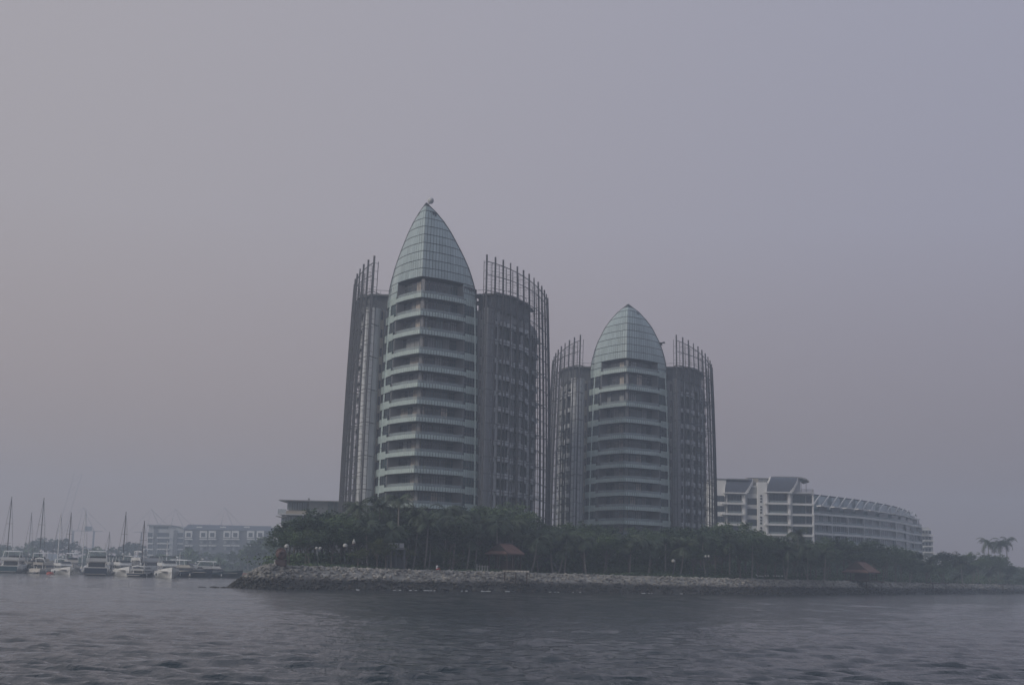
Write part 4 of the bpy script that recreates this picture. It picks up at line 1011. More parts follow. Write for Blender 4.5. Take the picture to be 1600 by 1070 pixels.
def yacht(label, px, D, L_, B, head, H=4.6, hullm='gel', top='hard', stern=None, seed=0, big=False, topm='gel', group='motor yachts moored in the marina', canopy=None):
    rng = random.Random(seed); x = gx(px, D, 2); t = thing('motor_yacht', label, 'yacht', (x, D, 0), R(180+head), group)
    fb = .30*H if not big else .34*H
    hull_mesh(L_, B, fb).obj('hull', MT[hullm], t)
    mb = MB(); mb.box((0, -L_*.02, fb+.05), (B*.9, L_*.86, .1)); mb.obj('deck', MT['gel_c'], t)
    bt = MB(); w_ = B*.81; bt.box((0, -L_/2-.03, .12), (w_*.9, .05, .22)); bt.obj('boot_stripe', MT['navy'], t)
    mb = MB(); mb.box((0, -L_/2-.45, .35), (B*.78, .9, .12)); mb.obj('swim_platform', MT['gel_c'], t)
    if stern: mb = MB(); mb.box((0, -L_/2-.06, fb*.52), (B*.84, .12, fb*.86)); mb.obj('transom_panel', MT[stern], t)
    z1 = fb+H*.27
    c = MB(); cabin(c, -L_*.28, L_*.24, B*.80, B*.66, fb, z1, L_*.13, .2); cb = c.obj('cabin', MT[topm], t)
    g = MB(); cabin(g, -L_*.26, L_*.215, B*.80+.04, B*.69+.04, fb+(z1-fb)*.38, fb+(z1-fb)*.84, L_*.075, .12); g.obj('window_band', MT['bglass'], cb)
    c = MB(); c.box((0, -L_*.28-.02, (fb+z1)/2-.1), (B*.62, .06, (z1-fb)*.72)); c.obj('saloon_door', MT['bglass'], cb)
    # flybridge with aft overhang
    z2 = z1+H*.15
    c = MB(); cabin(c, -L_*.38, L_*.13, B*.78, B*.80, z1, z2, -.1 if big else .5, -.2); fbm = c.obj('flybridge', MT[topm], t)
    c = MB(); cabin(c, L_*.03, L_*.115, B*.66, B*.58, z2, z2+.45, .5, .1); c.obj('windscreen', MT['bglass'], fbm)
    for sx_ in (-1, 1): c = MB(); c.tube([(sx_*B*.36, -L_*.36, fb), (sx_*B*.36, -L_*.38, z1)], .07, 4); c.obj('overhang_post', MT['gel'], t)
    z3 = fb+H*.70
    if top in ('hard', 'canvas', 'bimini'):
        c = MB(); mm = MT['gel'] if top == 'hard' else MT['canvas']
        y0, y1 = -L_*.30, L_*.05; c.hexa([(-B*.36, y0, z3), (B*.36, y0, z3), (B*.31, y1, z3-.05), (-B*.31, y1, z3-.05)], [(-B*.30, y0+.2, z3+.2), (B*.30, y0+.2, z3+.2), (B*.26, y1-.3, z3+.16), (-B*.26, y1-.3, z3+.16)])
        c.obj('hardtop' if top == 'hard' else 'bimini_top', mm, t)
        for sx_ in (-1, 1):
            c = MB(); c.tube([(sx_*B*.36, -L_*.30, z2-.1), (sx_*B*.34, -L_*.24, z3)], .09, 4); c.obj('hardtop_support', MT['gel'], t)
            c = MB(); c.tube([(sx_*B*.32, L_*.0, z2-.1), (sx_*B*.31, -L_*.02, z3)], .07, 4); c.obj('hardtop_support', MT['gel'], t)
        zt = z3+.2
    else:
        c = MB()
        for sx_ in (-1, 1): c.tube([(sx_*B*.38, -L_*.30, z2-.1), (sx_*B*.34, -L_*.34, z3-.2), (0, -L_*.35, z3)], .16, 5)
        c.obj('radar_arch', MT['gel'], t); zt = z3
    c = MB(); c.tube([(0, -L_*.2, zt-.05), (0, -L_*.22, zt+.9)], .06, 4); c.lathe([(.05, 0), (.32, .05), (.3, .22), (.05, .3)], (0, -L_*.2, zt+.35), 8); c.obj('radar_mast', MT['gel'], t)
    c = MB(); c.tube([(B*.25, -L_*.22, zt), (B*.27, -L_*.26, zt+2.0)], .03, 3); c.tube([(-B*.25, -L_*.22, zt), (-B*.27, -L_*.26, zt+1.7)], .03, 3); c.obj('whip_aerial', MT['alu'], t)
    # bow rail
    c = MB(); pr = []
    for k in range(9):
        u = .52+.46*k/8; w_ = B/2*max(.05, (1-((u-.5)/.5)**2.2))*.93; zz = fb*(1+.7*u**2.2); pr.append((w_, -L_/2+L_*u, zz))
    for sx_ in (-1, 1):
        c.tube([(sx_*p[0], p[1], p[2]+.65) for p in pr], .03, 4)
        for p in pr[::2]: c.tube([(sx_*p[0], p[1], p[2]), (sx_*p[0], p[1], p[2]+.65)], .025, 3)
    c.obj('bow_rail', MT['alu'], t)
    if canopy:
        c = MB(); c.hexa([(-B*.42, -L_*.46, z1+.05), (B*.42, -L_*.46, z1+.05), (B*.42, L_*.2, z1+.05), (-B*.42, L_*.2, z1+.05)], [(-B*.38, -L_*.45, z1+.3), (B*.38, -L_*.45, z1+.3), (B*.38, L_*.18, z1+.3), (-B*.38, L_*.18, z1+.3)]); c.obj('awning', MT[canopy], t)
    for k in range(3):
        for sx_ in (-1, 1):
            c = MB(); c.lathe([(.02, -.35), (.14, -.25), (.14, .2), (.03, .3)], (sx_*(B/2+.08), -L_*.3+k*L_*.22, fb*.55), 6); c.obj('fender', MT['navy'] if k % 2 else MT['gel'], t)
    return t
yacht('big white yacht seen stern on with dark teal transom, second boat from the left edge', 23, 362, 13, 6.0, 184, 5.3, 'gel', 'hard', 'teal', 1, True)
yacht('white yacht cut by the left edge of the picture', -4, 366, 12, 4.2, 168, 4.4, 'gel', 'open', None, 2)
yacht('dark canopied yacht right of the big stern-on yacht', 60, 368, 14, 5.2, 205, 5.0, 'teal', 'hard', None, 3, True, 'gel_c', canopy='canvas')
yacht('small dark motorboat behind the grey buoy', 50, 372, 11, 4.0, 178, 4.2, 'navy', 'bimini', 'navy', 4, False, 'gel_c')
yacht('small white yacht showing its pointed bow beside the red buoy', 101, 350, 12, 4.2, 32, 3.9, 'gel', 'open', None, 5)
yacht('cream flybridge yacht half hidden behind the small bow-on yacht', 112, 372, 13, 4.6, 20, 5.4, 'gel_c', 'hard', None, 6, False, 'gel_c')
yacht('largest white yacht with twin dark windows and dark transom, centre of the marina', 152, 345, 14, 6.4, 194, 5.6, 'gel', 'hard', 'navy', 7, True)
yacht('yacht with bimini top tucked right of the largest white yacht', 178, 356, 12, 4.2, 165, 4.7, 'gel', 'bimini', 'navy', 8)
yacht('white yacht with black soft top and cream bow under a tall dark mast', 194, 338, 12, 4.2, 28, 4.7, 'gel', 'canvas', None, 9, False, 'gel')
yacht('small hardtop flybridge yacht peeping out right of the black soft top', 209, 358, 11, 3.8, 160, 4.9, 'gel', 'hard', None, 10, False, 'gel_c')
yacht('low dark hulled motorboat with white deck beside the dark mast', 226, 330, 11, 4.2, 170, 2.6, 'navy', 'open', 'navy', 11, False, 'gel')
yacht('pale yacht with tall white radar arch in front of the curved roof apartments', 236, 372, 14, 4.6, 145, 6.2, 'gel', 'open', None, 12, True)
yacht('bow-on white yacht with navy bimini, rightmost of the near marina boats', 263, 318, 13, 4.9, 22, 4.8, 'gel', 'canvas', None, 13, False, 'gel')
yacht('long dark sided yacht lying side on, partly behind the bow-on yacht', 292, 350, 14, 4.4, 78, 4.2, 'navy', 'hard', None, 14, False, 'gel_c')
yacht('long white roofed yacht lying side on near the quay wall', 334, 358, 15, 4.6, 100, 4.0, 'teal', 'hard', None, 15, False, 'gel')
yacht('white dinghy sized cruiser astern of the long white roofed yacht', 311, 352, 6.5, 2.6, 150, 3.0, 'gel', 'open', None, 16)
yacht('cream cabin cruiser moored between the dark canopied yacht and the red buoy', 76, 360, 11, 3.8, 160, 4.0, 'gel_c', 'open', None, 17, False, 'gel_c')

def sailboat(label, px, D, ytop, m='alu', L_=12, head=180, hullm='gel'):
    x = gx(px, D, 1); t = thing('sailing_yacht', label, 'sailboat', (x, D, 0), R(180+head), 'sailing yachts in the marina')
    B = L_*.29; hull_mesh(L_, B, 1.15, .25).obj('hull', MT[hullm], t)
    zt = zof(px+5, ytop, D)
    c = MB(); cabin(c, -L_*.12, L_*.22, B*.6, B*.45, 1.15, 1.75, 1.2, .3); cb = c.obj('coachroof', MT['gel_c'], t)
    g = MB(); cabin(g, -L_*.11, L_*.18, B*.6+.03, B*.50+.03, 1.35, 1.6, .9, .2); g.obj('window_band', MT['bglass'], cb)
    c = MB(); c.tube([(0, L_*.08, 1.0), (0, L_*.08, zt)], [.16, .10], 6); mst = c.obj('mast', MT[m], t)
    for q in (.35, .62):
        z = 1+(zt-1)*q; c = MB(); c.tube([(-.9, L_*.08, z), (.9, L_*.08, z)], .05, 4); c.obj('spreader', MT[m], mst)
    c = MB(); c.tube([(0, L_*.08, 2.5), (0, -L_*.34, 2.4)], .12, 5); c.obj('boom', MT[m], t)
    c = MB(); c.tube([(0, L_*.06, 2.72), (0, -L_*.32, 2.6)], .17, 5); c.obj('furled_sail', MT['canvas'], t)
    c = MB(); c.tube([(0, L_*.49, 1.5), (0, L_*.08, zt-.4)], .035, 3); c.tube([(0, -L_*.49, 1.3), (0, L_*.08, zt-.1)], .03, 3)
    for sx_ in (-1, 1): c.tube([(sx_*B*.48, L_*.06, 1.2), (sx_*.9, L_*.08, 1+(zt-1)*.62), (0, L_*.08, zt-.3)], .028, 3)
    c.obj('rigging', MT['steel_l'], t); return t
sailboat('sailing yacht with the tallest dark mast, leftmost in the marina', 7, 385, 775, 'mast_dk', 13)
sailboat('sailing yacht with a faint grey mast between the two tall dark masts', 41, 430, 800, 'alu', 11)
sailboat('sailing yacht with a tall dark mast over the canopied yacht', 58, 385, 777, 'mast_dk', 13)
sailboat('sailing yacht with a pale mast left of the small bow-on yacht', 87, 375, 801, 'gel', 11)
sailboat('sailing yacht with a dark mast right behind the small bow-on yacht', 103, 390, 800, 'mast_dk', 11)
sailboat('hazy sailing yacht with a pale mast left of the largest white yacht', 126, 440, 795, 'gel', 12)
sailboat('faint sailing yacht with a thin short mast behind the largest white yacht', 166, 450, 830, 'alu', 10)
sailboat('sailing yacht with a tall mast rising between the black soft top and its neighbour', 189, 372, 799, 'mast_dk', 12)
sailboat('sailing yacht with a dark mast beside the low dark hulled motorboat', 219, 352, 813, 'mast_dk', 11)
sailboat('sailing yacht with a pale mast before the curved roof apartments', 258, 420, 845, 'gel', 9)
sailboat('small sailing yacht with a short thin mast left of the long dark sided yacht', 279, 420, 862, 'gel', 8)
for nm, lb, px, D, m, s in (('mooring_buoy', 'grey round mooring buoy floating left in front of the yachts', 53.5, 345, 'conc_dk', .7), ('mooring_buoy', 'flat red orange mooring buoy floating beside the small bow-on yacht', 78, 342, 'red', 1.0)):
    t = thing(nm, lb, 'buoy', (gx(px, D, 0), D, 0))
    c = MB(); c.lathe([(0, -.4*s), (.75*s, -.3*s), (.95*s, .1*s), (.7*s, .5*s), (.1, .62*s)], (0, 0, 0), 12); c.obj('float', MT[m], t, True)
    c = MB(); c.tube([(0, 0, .5*s), (0, 0, .95*s)], .06, 4); c.obj('ring_post', MT['steel_l'], t)

# ------------------------------------------------------------------ bronze sphere sculpture on its pedestal at the point
D = 197.5; x = gx(439.5, D, 4.5); zg = 3.15
t = thing('bronze_sphere_sculpture', 'rust brown hollowed sphere sculpture on a dark red pedestal at the rocky point', 'sculpture', (x, D, zg))
mb = MB(); mb.box((0, 0, .10), (1.62, 1.6, .2)); mb.box((0, 0, .50), (1.44, 1.44, .75)); mb.box((0, 0, .93), (1.56, 1.56, .12)); mb.obj('pedestal', MT['rust_dk'], t)
bm_s = MB(); n1, n2 = 22, 28; cz = 1.72; Rr = .80; cut = Vector((.30, -.78, -.12)); cr_ = .50
for i in range(n1+1):
    for j in range(n2):
        a = math.pi*i/n1; b = 2*math.pi*j/n2; p = Vector((math.sin(a)*math.cos(b), math.sin(a)*math.sin(b), math.cos(a)))*Rr
        p *= 1+.045*math.sin(5*b+3*a)+.03*math.sin(9*a+2*b)
        dd = (p-cut).length
        if dd < cr_: p = cut+(p-cut).normalized()*cr_ if False else p*(.55+.45*(dd/cr_)**2)
        bm_s.v.append((p.x, p.y, p.z+cz))
for i in range(n1):
    for j in range(n2): bm_s.f.append((i*n2+j, (i+1)*n2+j, (i+1)*n2+(j+1) % n2, i*n2+(j+1) % n2)); bm_s.m.append(0)
bm_s.obj('sphere', MT['rust'], t, True)
mb = MB(); mb.tube([(.78*math.cos(a), -.35, cz+.78*math.sin(a)) for a in [R(30+q*15) for q in range(9)]], [.05]+[.12]*7+[.05], 6); mb.obj('crest_band', MT['rust'], t)
mb = MB(); mb.lathe([(.35, 1.0), (.5, 1.1), (.38, 1.2)], (0, 0, 0), 12); mb.obj('foot_ring', MT['rust'], t)
t = thing('bollard', 'short cream bollard standing left of the bronze sphere pedestal', 'bollard', (gx(430.5, 197, 3.5), 197, zg))
mb = MB(); mb.lathe([(.17, 0), (.17, .78), (.13, .88), (0, .9)], n=8); mb.obj('post', MT['gel_c'], t); mb = MB(); mb.lathe([(.19, .62), (.19, .72)], n=8); mb.obj('band', MT['conc_dk'], t)

# ------------------------------------------------------------------ lamps along the promenade
for px, py, dd, style, lb in ((447.5, 853, 4, 'dome', 'short lamp post with domed globe just behind the bronze sphere'), (497, 856.5, 2.2, 'twin', 'lamp post with two small white globes side by side, under the dark trees'),
                       (539, 852, 2.6, 'dome', 'lamp post with a white domed globe, left of the taller pointed lamp'), (552.5, 846, 5, 'cone', 'taller lamp post with a pointed pyramid lantern over a dark red collar'),
                       (1105, 869, 3, 'twin', 'hazy twin-globe post standing in for a green-white sign before the lower tower'), (1052, 876, 3, 'dome', 'small hazy lamp post with domed globe under the palms by the lower tower')):  # the twin-globe post by the lower tower stands in for a sign
    D = interp(px, RV)+RUN+dd; zl = zof(px, py, D); x = gx(px, D, zl-1); h = zl-2.9
    t = thing('lamp_post', lb, 'lamp post', (x, D, 2.9), 0, 'promenade lamp posts')
    c = MB(); c.lathe([(.16, 0), (.16, .25), (.07, .4), (.055, h-.35), (.14, h-.3), (.05, h-.25)], n=8); c.obj('post', MT['lampo'], t)
    if style == 'twin':
        c = MB(); c.tube([(-.28, 0, h-.15), (-.2, 0, h-.35), (0, 0, h-.45), (.2, 0, h-.35), (.28, 0, h-.15)], .035, 4); c.obj('bracket', MT['lampo'], t)
        for s_ in (-1, 1):
            c = MB(); c.lathe([(.02, -.22), (.20, -.08), (.24, .05), (.14, .22), (0, .25)], (s_*.27, 0, h), 10); c.obj('globe', MT['lamp'], t, True)
    elif style == 'dome':
        c = MB(); c.lathe([(.30, -.2), (.36, -.02), (.30, .18), (.12, .30), (0, .32)], (0, 0, h), 12); c.obj('globe', MT['lamp'], t, True)
        c = MB(); c.lathe([(.1, -.32), (.34, -.22), (.30, -.2)], (0, 0, h), 12); c.obj('collar', MT['rust_dk'], t)
    else:
        c = MB(); c.lathe([(.24, -.25), (.27, -.05), (.05, .42), (0, .45)], (0, 0, h), 6); c.obj('lantern', MT['lamp'], t)
        c = MB(); c.lathe([(.1, -.62), (.32, -.5), (.30, -.27), (.1, -.25)], (0, 0, h), 8); c.obj('collar', MT['rust_dk'], t)

# ------------------------------------------------------------------ pavilions with orange tiled roofs
def pavilion(label, px, D, yr, ye, yg, wpx, rz, s=1.0):
    ze = zof(px, ye, D); zr = zof(px, yr, D); x = gx(px, D, ze); W = wpx*D/FPX
    t = thing('tiled_roof_pavilion', label, 'pavilion', (x, D+2.5, 2.95), R(rz), 'orange roofed pavilions on the shore')
    e = ze-2.95; r_ = zr-2.95; hx, hy = W*.40, W*.36      # ridge runs along local y
    rows = 9
    ov = .12
    tiles = 22
    for sx_ in (-1, 1):
        mb = MB()
        for k in range(tiles):       # tile courses running down the slope as raised ribs
            y0 = -hy+2*hy*k/tiles; y1 = y0+2*hy/tiles*.80
            yr0, yr1 = y0*.78, y1*.78
            for (a0, b0, zz) in ((0, 1, 0),):
                mb.hexa([(sx_*hx*1.0, y0, e), (sx_*hx, y1, e), (sx_*hx, y1, e+.13), (sx_*hx, y0, e+.13)][::(1 if sx_ > 0 else -1)],
                        [(0, yr0, r_), (0, yr1, r_), (0, yr1, r_+.10), (0, yr0, r_+.10)][::(1 if sx_ > 0 else -1)])
        mb.hexa([(sx_*hx, -hy, e-.05), (sx_*hx, hy, e-.05), (0, hy*.78, r_-.02), (0, -hy*.78, r_-.02)], [(sx_*hx, -hy, e+.07), (sx_*hx, hy, e+.07), (0, hy*.78, r_+.05), (0, -hy*.78, r_+.05)])
        mb.obj('roof_slope', MT['tile'], t)
    for sy in (-1, 1):            # gable with a small tiled skirt below (a dutch gable)
        zm = e+(r_-e)*.27
        mb = MB(); k = 1-.27
        mb.add([(-hx*k, sy*hy*.86, zm), (hx*k, sy*hy*.86, zm), (0, sy*hy*.80, r_-.06), (-hx*k, sy*hy*.80, zm), (hx*k, sy*hy*.80, zm), (0, sy*hy*.76, r_-.06)], [(0, 1, 2), (3, 5, 4), (0, 3, 4, 1), (1, 4, 5, 2), (2, 5, 3, 0)])
        mb.obj('gable_wall', MT['wood'], t)
        mb = MB()
        for q in range(14):
            u0, u1 = -1+2*q/14, -1+2*(q+.82)/14
            mb.hexa([(hx*u0, sy*hy*1.06, e), (hx*u1, sy*hy*1.06, e), (hx*u1, sy*hy*1.04, e+.12), (hx*u0, sy*hy*1.04, e+.12)], [(hx*k*u0, sy*hy*.85, zm), (hx*k*u1, sy*hy*.85, zm), (hx*k*u1, sy*hy*.83, zm+.1), (hx*k*u0, sy*hy*.83, zm+.1)])
        mb.obj('gable_skirt', MT['tile'], t)
        for sx_ in (-1, 1):
            mb = MB(); mb.tube([(sx_*(hx+.05), sy*(hy+.02), e+.05), (0, sy*hy*.80, r_+.12)], .09, 4); mb.obj('barge_board', MT['rust_dk'], t)
    mb = MB(); mb.tube([(0, -hy*.80, r_+.14), (0, hy*.80, r_+.14)], .12, 5); mb.obj('ridge_cap', MT['rust_dk'], t)
    mb = MB()
    for q in (-1, 1): mb.box((q*hx*.97, 0, e-.12), (.12, 2*hy, .2)); mb.box((0, q*hy, e-.12), (2*hx*.97, .12, .2))
    mb.obj('eaves_beam', MT['wood'], t)
    for ix in (-1, 0, 1):
        for iy in (-1, 0, 1):
            if ix == 0 and iy == 0: continue
            mb = MB(); mb.box((ix*hx*.8, iy*hy*.8, e/2-.1), (.18, .18, e)); mb.obj('post', MT['wood'], t)
    for q in (-1, 1):
        mb = MB(); mb.box((0, q*hy*.8, .85), (2*hx*.8, .06, .08))
        for k in range(11): mb.box((-hx*.8+2*hx*.8*k/10, q*hy*.8, .45), (.05, .05, .8))
        mb.obj('railing', MT['wood'], t)
    mb = MB(); mb.box((0, 0, e-.42), (2*hx*.78, 2*hy*.78, .05)); mb.obj('ceiling', MT['wood'], t)
    mb = MB(); mb.box((0, 0, .06), (2*hx*1.02, 2*hy*1.0, .22)); mb.obj('deck', MT['wood'], t)
    mb = MB(); mb.box((0, hy*.2, 1.1), (hx*1.0, .12, 1.7)); mb.obj('back_screen', MT['wood'], t)
    return t
pavilion('open timber pavilion with orange tiled gable roof, the nearer of two on the shore', 789, 217+RUN+3, 849.5, 865, 889, 57, -40)
pavilion('hazier orange roofed pavilion further right along the shore, below the curved building', 1350, 300+RUN+3, 878, 894, 903, 56, -40)
D = 217+RUN; t = thing('viewing_deck', 'cantilevered deck with a pale edge in front of the nearer pavilion', 'deck', (gx(806, D, 3.2), D-1.0, 3.15))
mb = MB(); mb.box((0, 0, 0), (4.3, 2.6, .16)); mb.obj('platform', MT['wood'], t)
for k in range(9): mb = MB(); mb.box((-1.95+k*.485, -1.33, .07), (.44, .10, .26)); mb.obj('edge_plank', MT['gel_c'] if k > 3 else MT['beige'], t)
for q in (-1.8, 0, 1.8): mb = MB(); mb.tube([(q, -1.1, 0), (q, -.6, -1.9)], .1, 5); mb.obj('strut', MT['wood'], t)
D = 212+RUN; t = thing('picket_fence', 'short row of pale posts on the crest left of the nearer pavilion', 'fence', (gx(754, D, 3.2), D-.3, 3.1))
for k in range(5): mb = MB(); mb.box((-.9+k*.42, 0, .45), (.12, .1, 1.0+(.35 if k == 0 else 0))); mb.obj('picket', MT['conc'], t)
mb = MB(); mb.box((0, .08, .75), (2.0, .05, .08)); mb.obj('cross_rail', MT['conc'], t)
for px, dd, lb in ((1360, -.6, 'dark landing steps cut into the rocks by the second pavilion'), (1462, -.6, 'dark timber landing on the rocks right of the second pavilion'), (1570, -.6, 'dark landing on the rocks near the far right edge')):
    D = interp(px, RV)+RUN+dd; t = thing('landing', lb, 'landing', (gx(px, D, 2.6), D-1.2, 2.75), R(8))
    mb = MB(); mb.box((0, 0, 0), (5.0 if px < 1500 else 4, 3.0, .2)); mb.obj('platform', MT['wood'], t)
    for q in (-1.8, 1.8): mb = MB(); mb.tube([(q, -1.3, 0), (q, -1.3, -2.2)], .14, 5); mb.obj('pile', MT['wood'], t)
    mb = MB()
    for k in range(5): mb.box((.4+k*.45, -1.8-k*.5, -.15-k*.3), (1.5, .5, .25))
    mb.obj('steps', MT['conc_dk'], t)

# ------------------------------------------------------------------ low terrace structures seen between the trunks
def terrace(label, x0, x1, ytop, ybot, D, wallm='conc_dk'):
    zt, zb = zof((x0+x1)/2, ytop, D), zof((x0+x1)/2, ybot, D); a, b = gx(x0, D, zt), gx(x1, D, zt)
    t = thing('garden_terrace', label, 'terrace', ((a+b)/2, D, 2.86)); W = b-a; e = zb-2.86; tp = zt-2.86
    mb = MB(); mb.box((0, 2.5, e-.15), (W, 5, .3)); mb.obj('slab', MT['conc'], t)
    n_ = max(3, int(W/1.2))
    for k in range(n_): mb = MB(); mb.box((-W/2+W*(k+.5)/n_, .1, (e+tp)/2), (W/n_*.84, .08, tp-e)); mb.obj('balustrade_panel', MT['white_d'], t)
    for k in range(max(2, n_//3)+1):
        mb = MB(); mb.box((-W/2+W*k/max(2, n_//3), .6, (e-.3)/2), (.3, .3, e-.3)); mb.obj('post', MT['conc_dk'], t)
    mb = MB(); mb.box((0, 3.5, (e-.3)/2), (W, .3, e-.3)); mb.obj('rear_wall', MT['conc_dk'], t); return t
terrace('raised garden terrace with pale slatted balustrade under the palms by the tall tower', 606, 632, 848, 855, 214)
terrace('long low terrace with pale balustrade in front of the lower tower', 935, 1032, 864.5, 870, 262)
terrace('short terrace with pale panels right of the long low terrace', 1068, 1086, 865, 872, 262)
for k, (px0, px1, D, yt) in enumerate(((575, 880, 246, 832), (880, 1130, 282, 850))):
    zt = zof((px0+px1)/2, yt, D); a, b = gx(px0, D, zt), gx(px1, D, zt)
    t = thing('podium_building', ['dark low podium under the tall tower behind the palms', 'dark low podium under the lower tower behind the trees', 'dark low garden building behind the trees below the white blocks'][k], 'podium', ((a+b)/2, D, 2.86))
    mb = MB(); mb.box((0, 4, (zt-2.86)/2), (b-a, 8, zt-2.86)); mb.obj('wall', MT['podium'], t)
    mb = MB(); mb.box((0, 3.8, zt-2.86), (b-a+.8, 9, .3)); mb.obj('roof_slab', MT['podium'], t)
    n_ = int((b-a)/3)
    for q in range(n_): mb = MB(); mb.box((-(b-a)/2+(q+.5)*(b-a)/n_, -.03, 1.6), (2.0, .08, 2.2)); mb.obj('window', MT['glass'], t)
# small white globes in a row on the lawn
D = interp(1188, RV)+RUN+4; t = thing('sun_lounger', 'low white lounger on the lawn left of the row of small white globes', 'lounger', (gx(1188, D, 3.6), D, 3.1), R(70))
mb = MB(); mb.box((0, 0, .32), (.5, 1.2, .07)); mb.obj('seat', MT['gel'], t)
mb = MB(); mb.hexa([(-.25, .55, .34), (.25, .55, .34), (.25, .62, .34), (-.25, .62, .34)], [(-.25, .8, .62), (.25, .8, .62), (.25, .87, .6), (-.25, .87, .6)]); mb.obj('backrest', MT['gel'], t)
for sx_ in (-.22, .22):
    for sy in (-.5, .5): mb = MB(); mb.box((sx_, sy, .14), (.05, .05, .3)); mb.obj('leg', MT['alu'], t)
for k, px in enumerate((1196, 1200, 1209, 1213.5, 1217, 1222)):
    D = interp(px, RV)+RUN+4; t = thing('garden_globe', ORD[k]+' small white globe from the left in the row on the lawn', 'garden light', (gx(px, D, 3.5), D, 3.0), 0, 'small white globes on the lawn')
    mb = MB(); mb.tube([(0, 0, -.1), (0, 0, .4)], .03, 5); mb.obj('stem', MT['lampo'], t)
    mb = MB(); mb.lathe([(.01, .34), (.13, .40), (.17, .50), (.12, .60), (0, .64)], n=10); mb.obj('globe', MT['lamp'], t, True)

# ------------------------------------------------------------------ seated person on the crest
D = interp(684, RV)+RUN-.2; x = gx(683, D, 3.6)
t = thing('person', 'person in a pale shirt and red shorts sitting on the crest of the rocks', 'person', (x, D, 3.18), R(20))
sk = bpy.data.meshes.new('body')
vs_ = [((0, 0, .12), .15), ((0, 0, .34), .13), ((-.02, 0, .56), .16), ((-.02, 0, .66), .06), ((0, 0, .80), .095), ((.10, -.09, .10), .10), ((.46, -.12, .20), .07), ((.50, -.12, -.18), .05), ((.60, -.12, -.22), .04),
       ((.10, .09, .10), .10), ((.46, .12, .20), .07), ((.50, .12, -.18), .05), ((.60, .12, -.22), .04), ((-.02, -.20, .56), .06), ((.06, -.25, .32), .045), ((.30, -.20, .24), .035), ((-.02, .20, .56), .06), ((.06, .25, .32), .045), ((.30, .20, .24), .035), ((0.02, 0, .90), .07)]
ed = [(0, 1), (1, 2), (2, 3), (3, 4), (4, 19), (0, 5), (5, 6), (6, 7), (7, 8), (0, 9), (9, 10), (10, 11), (11, 12), (2, 13), (13, 14), (14, 15), (2, 16), (16, 17), (17, 18)]
sk.from_pydata([v for v, _ in vs_], ed, []); body = link('body', sk, t); mod = body.modifiers.new('skin', 'SKIN')
for d_, (_, r_) in zip(sk.skin_vertices[0].data, vs_): d_.radius = (r_, r_)
sk.skin_vertices[0].data[0].use_root = True
body.modifiers.new('sub', 'SUBSURF').levels = 1; body.modifiers['sub'].render_levels = 1
sk.materials.append(mat('skin', (.30, .18, .12), .6))
mb = MB(); mb.lathe([(.19, .16), (.185, .3), (.20, .5), (.19, .60), (.08, .66)], (-.01, 0, 0), 12); mb.tube([(-.02, -.20, .58), (.04, -.25, .40)], .085, 7); mb.tube([(-.02, .20, .58), (.04, .25, .40)], .085, 7)
mb.obj('shirt', mat('pale_shirt', (.62, .62, .64), .9), t, True)
mb = MB(); mb.lathe([(.17, .0), (.20, .1), (.19, .20)], (0, 0, 0), 12)
for s_ in (-1, 1): mb.tube([(.02, s_*.09, .10), (.42, s_*.12, .19)], [.14, .10], 8)
mb.obj('shorts', mat('red_shorts', (.45, .07, .05), .9), t, True)
mb = MB(); mb.lathe([(.10, .80), (.108, .88), (.08, .97), (0, .99)], (-.012, 0, 0), 10); mb.obj('hair', mat('dark_hair', (.03, .025, .02), .8), t, True)

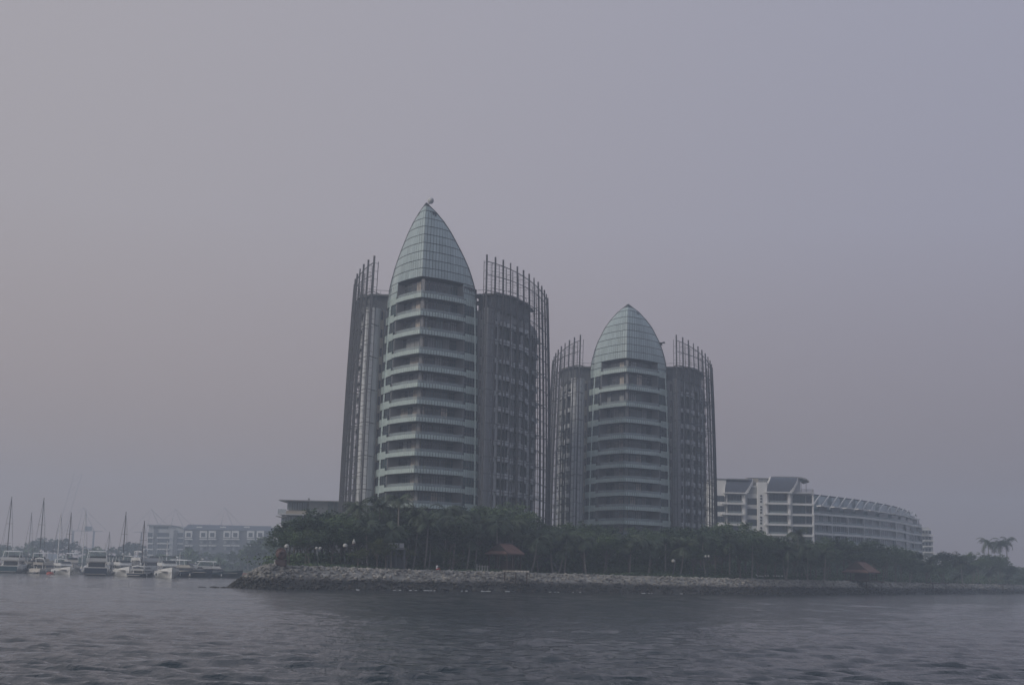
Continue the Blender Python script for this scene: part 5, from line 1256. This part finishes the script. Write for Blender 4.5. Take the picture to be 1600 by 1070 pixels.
# ------------------------------------------------------------------ port cranes lost in the haze
def crane(label, px, D, h, w_, kind='port'):
    x = gx(px, D, 10); t = thing('port_crane', label, 'crane', (x, D, 0), R(12), 'port cranes in the haze')
    if kind == 'port':
        for sx_ in (-1, 1):
            for sy in (-1, 1): mb = MB(); mb.box((sx_*w_/2, sy*5, h*.3), (.8, .8, h*.6)); mb.obj('leg', MT['steel_l'], t)
        mb = MB(); mb.box((0, -5, h*.3), (w_, 1, 1.2)); mb.box((0, 5, h*.3), (w_, 1, 1.2)); mb.obj('cross_beam', MT['steel_l'], t)
        mb = MB(); mb.box((0, 0, h*.6), (w_*1.8, 1, .5)); mb.obj('girder', MT['steel_l'], t)
        mb = MB(); mb.tube([(-w_*.3, 0, h*.6), (-w_*.1, 0, h), (w_*.5, 0, h*.6)], .35, 4); mb.tube([(-w_*.1, 0, h), (-w_*1.1, 0, h*.62)], .15, 3); mb.tube([(-w_*.1, 0, h), (w_*1.1, 0, h*.62)], .15, 3); mb.obj('apex_frame', MT['steel_l'], t)
        mb = MB(); mb.box((w_*.2, 0, h*.6+2.5), (7, 4, 4)); mb.obj('machine_house', MT['steel_l'], t)
    else:
        mb = MB(); n_ = 9
        for s_ in (-1, 1): mb.tube([(-8+s_*2.6, 0, 5), (9+s_*3.6, 0, h)], .16, 4)
        for k in range(n_):
            a, b = k/n_, (k+1)/n_; mb.tube([(-8+17*a-2.6, 0, 5+(h-5)*a), (-8+17*b+3, 0, 5+(h-5)*b)], .08, 3)
        mb.obj('lattice_boom', MT['steel_l'], t); mb = MB(); mb.box((-8, 0, 6), (10, 8, 10)); mb.obj('machine_house', MT['steel_l'], t)
for px, h in ((235, 55), (272, 56), (350, 58), (128, 55)):
    crane({235: 'faint port crane above the curved roof apartments, left of its twin', 272: 'faint port crane above the right end of the curved roof apartments', 350: 'faint port crane rising over the gabled apartment row', 128: 'faint port crane above the trees left of the largest yacht'}[px], px, 1300, h, 19)
crane('tall leaning crane boom fading into the haze over the left marina', 97, 1300, 88, 12, 'boom')

# ------------------------------------------------------------------ haze
zb = -2.6; zt = 94.0; XH = 1480
mb = MB(); mb.hexa([(-XH, -1480, zb), (XH, -1480, zb), (XH, 1480, zb), (-XH, 1480, zb)], [(-XH, -1480, zt), (XH, -1480, zt), (XH, 1480, zt), (-XH, 1480, zt)])
hm = bpy.data.materials.new('haze'); hm.use_nodes = True; n = hm.node_tree.nodes; n.clear()
o_ = n.new('ShaderNodeOutputMaterial'); v_ = n.new('ShaderNodeVolumePrincipled'); v_.inputs['Color'].default_value = (.80, .885, 1.0, 1); v_.inputs['Density'].default_value = HAZE_DENSITY; v_.inputs['Anisotropy'].default_value = .2
hm.node_tree.links.new(v_.outputs[0], o_.inputs['Volume'])
stuff(mb.obj('haze', hm), 'thin grey smoke haze over the whole bay', 'haze')
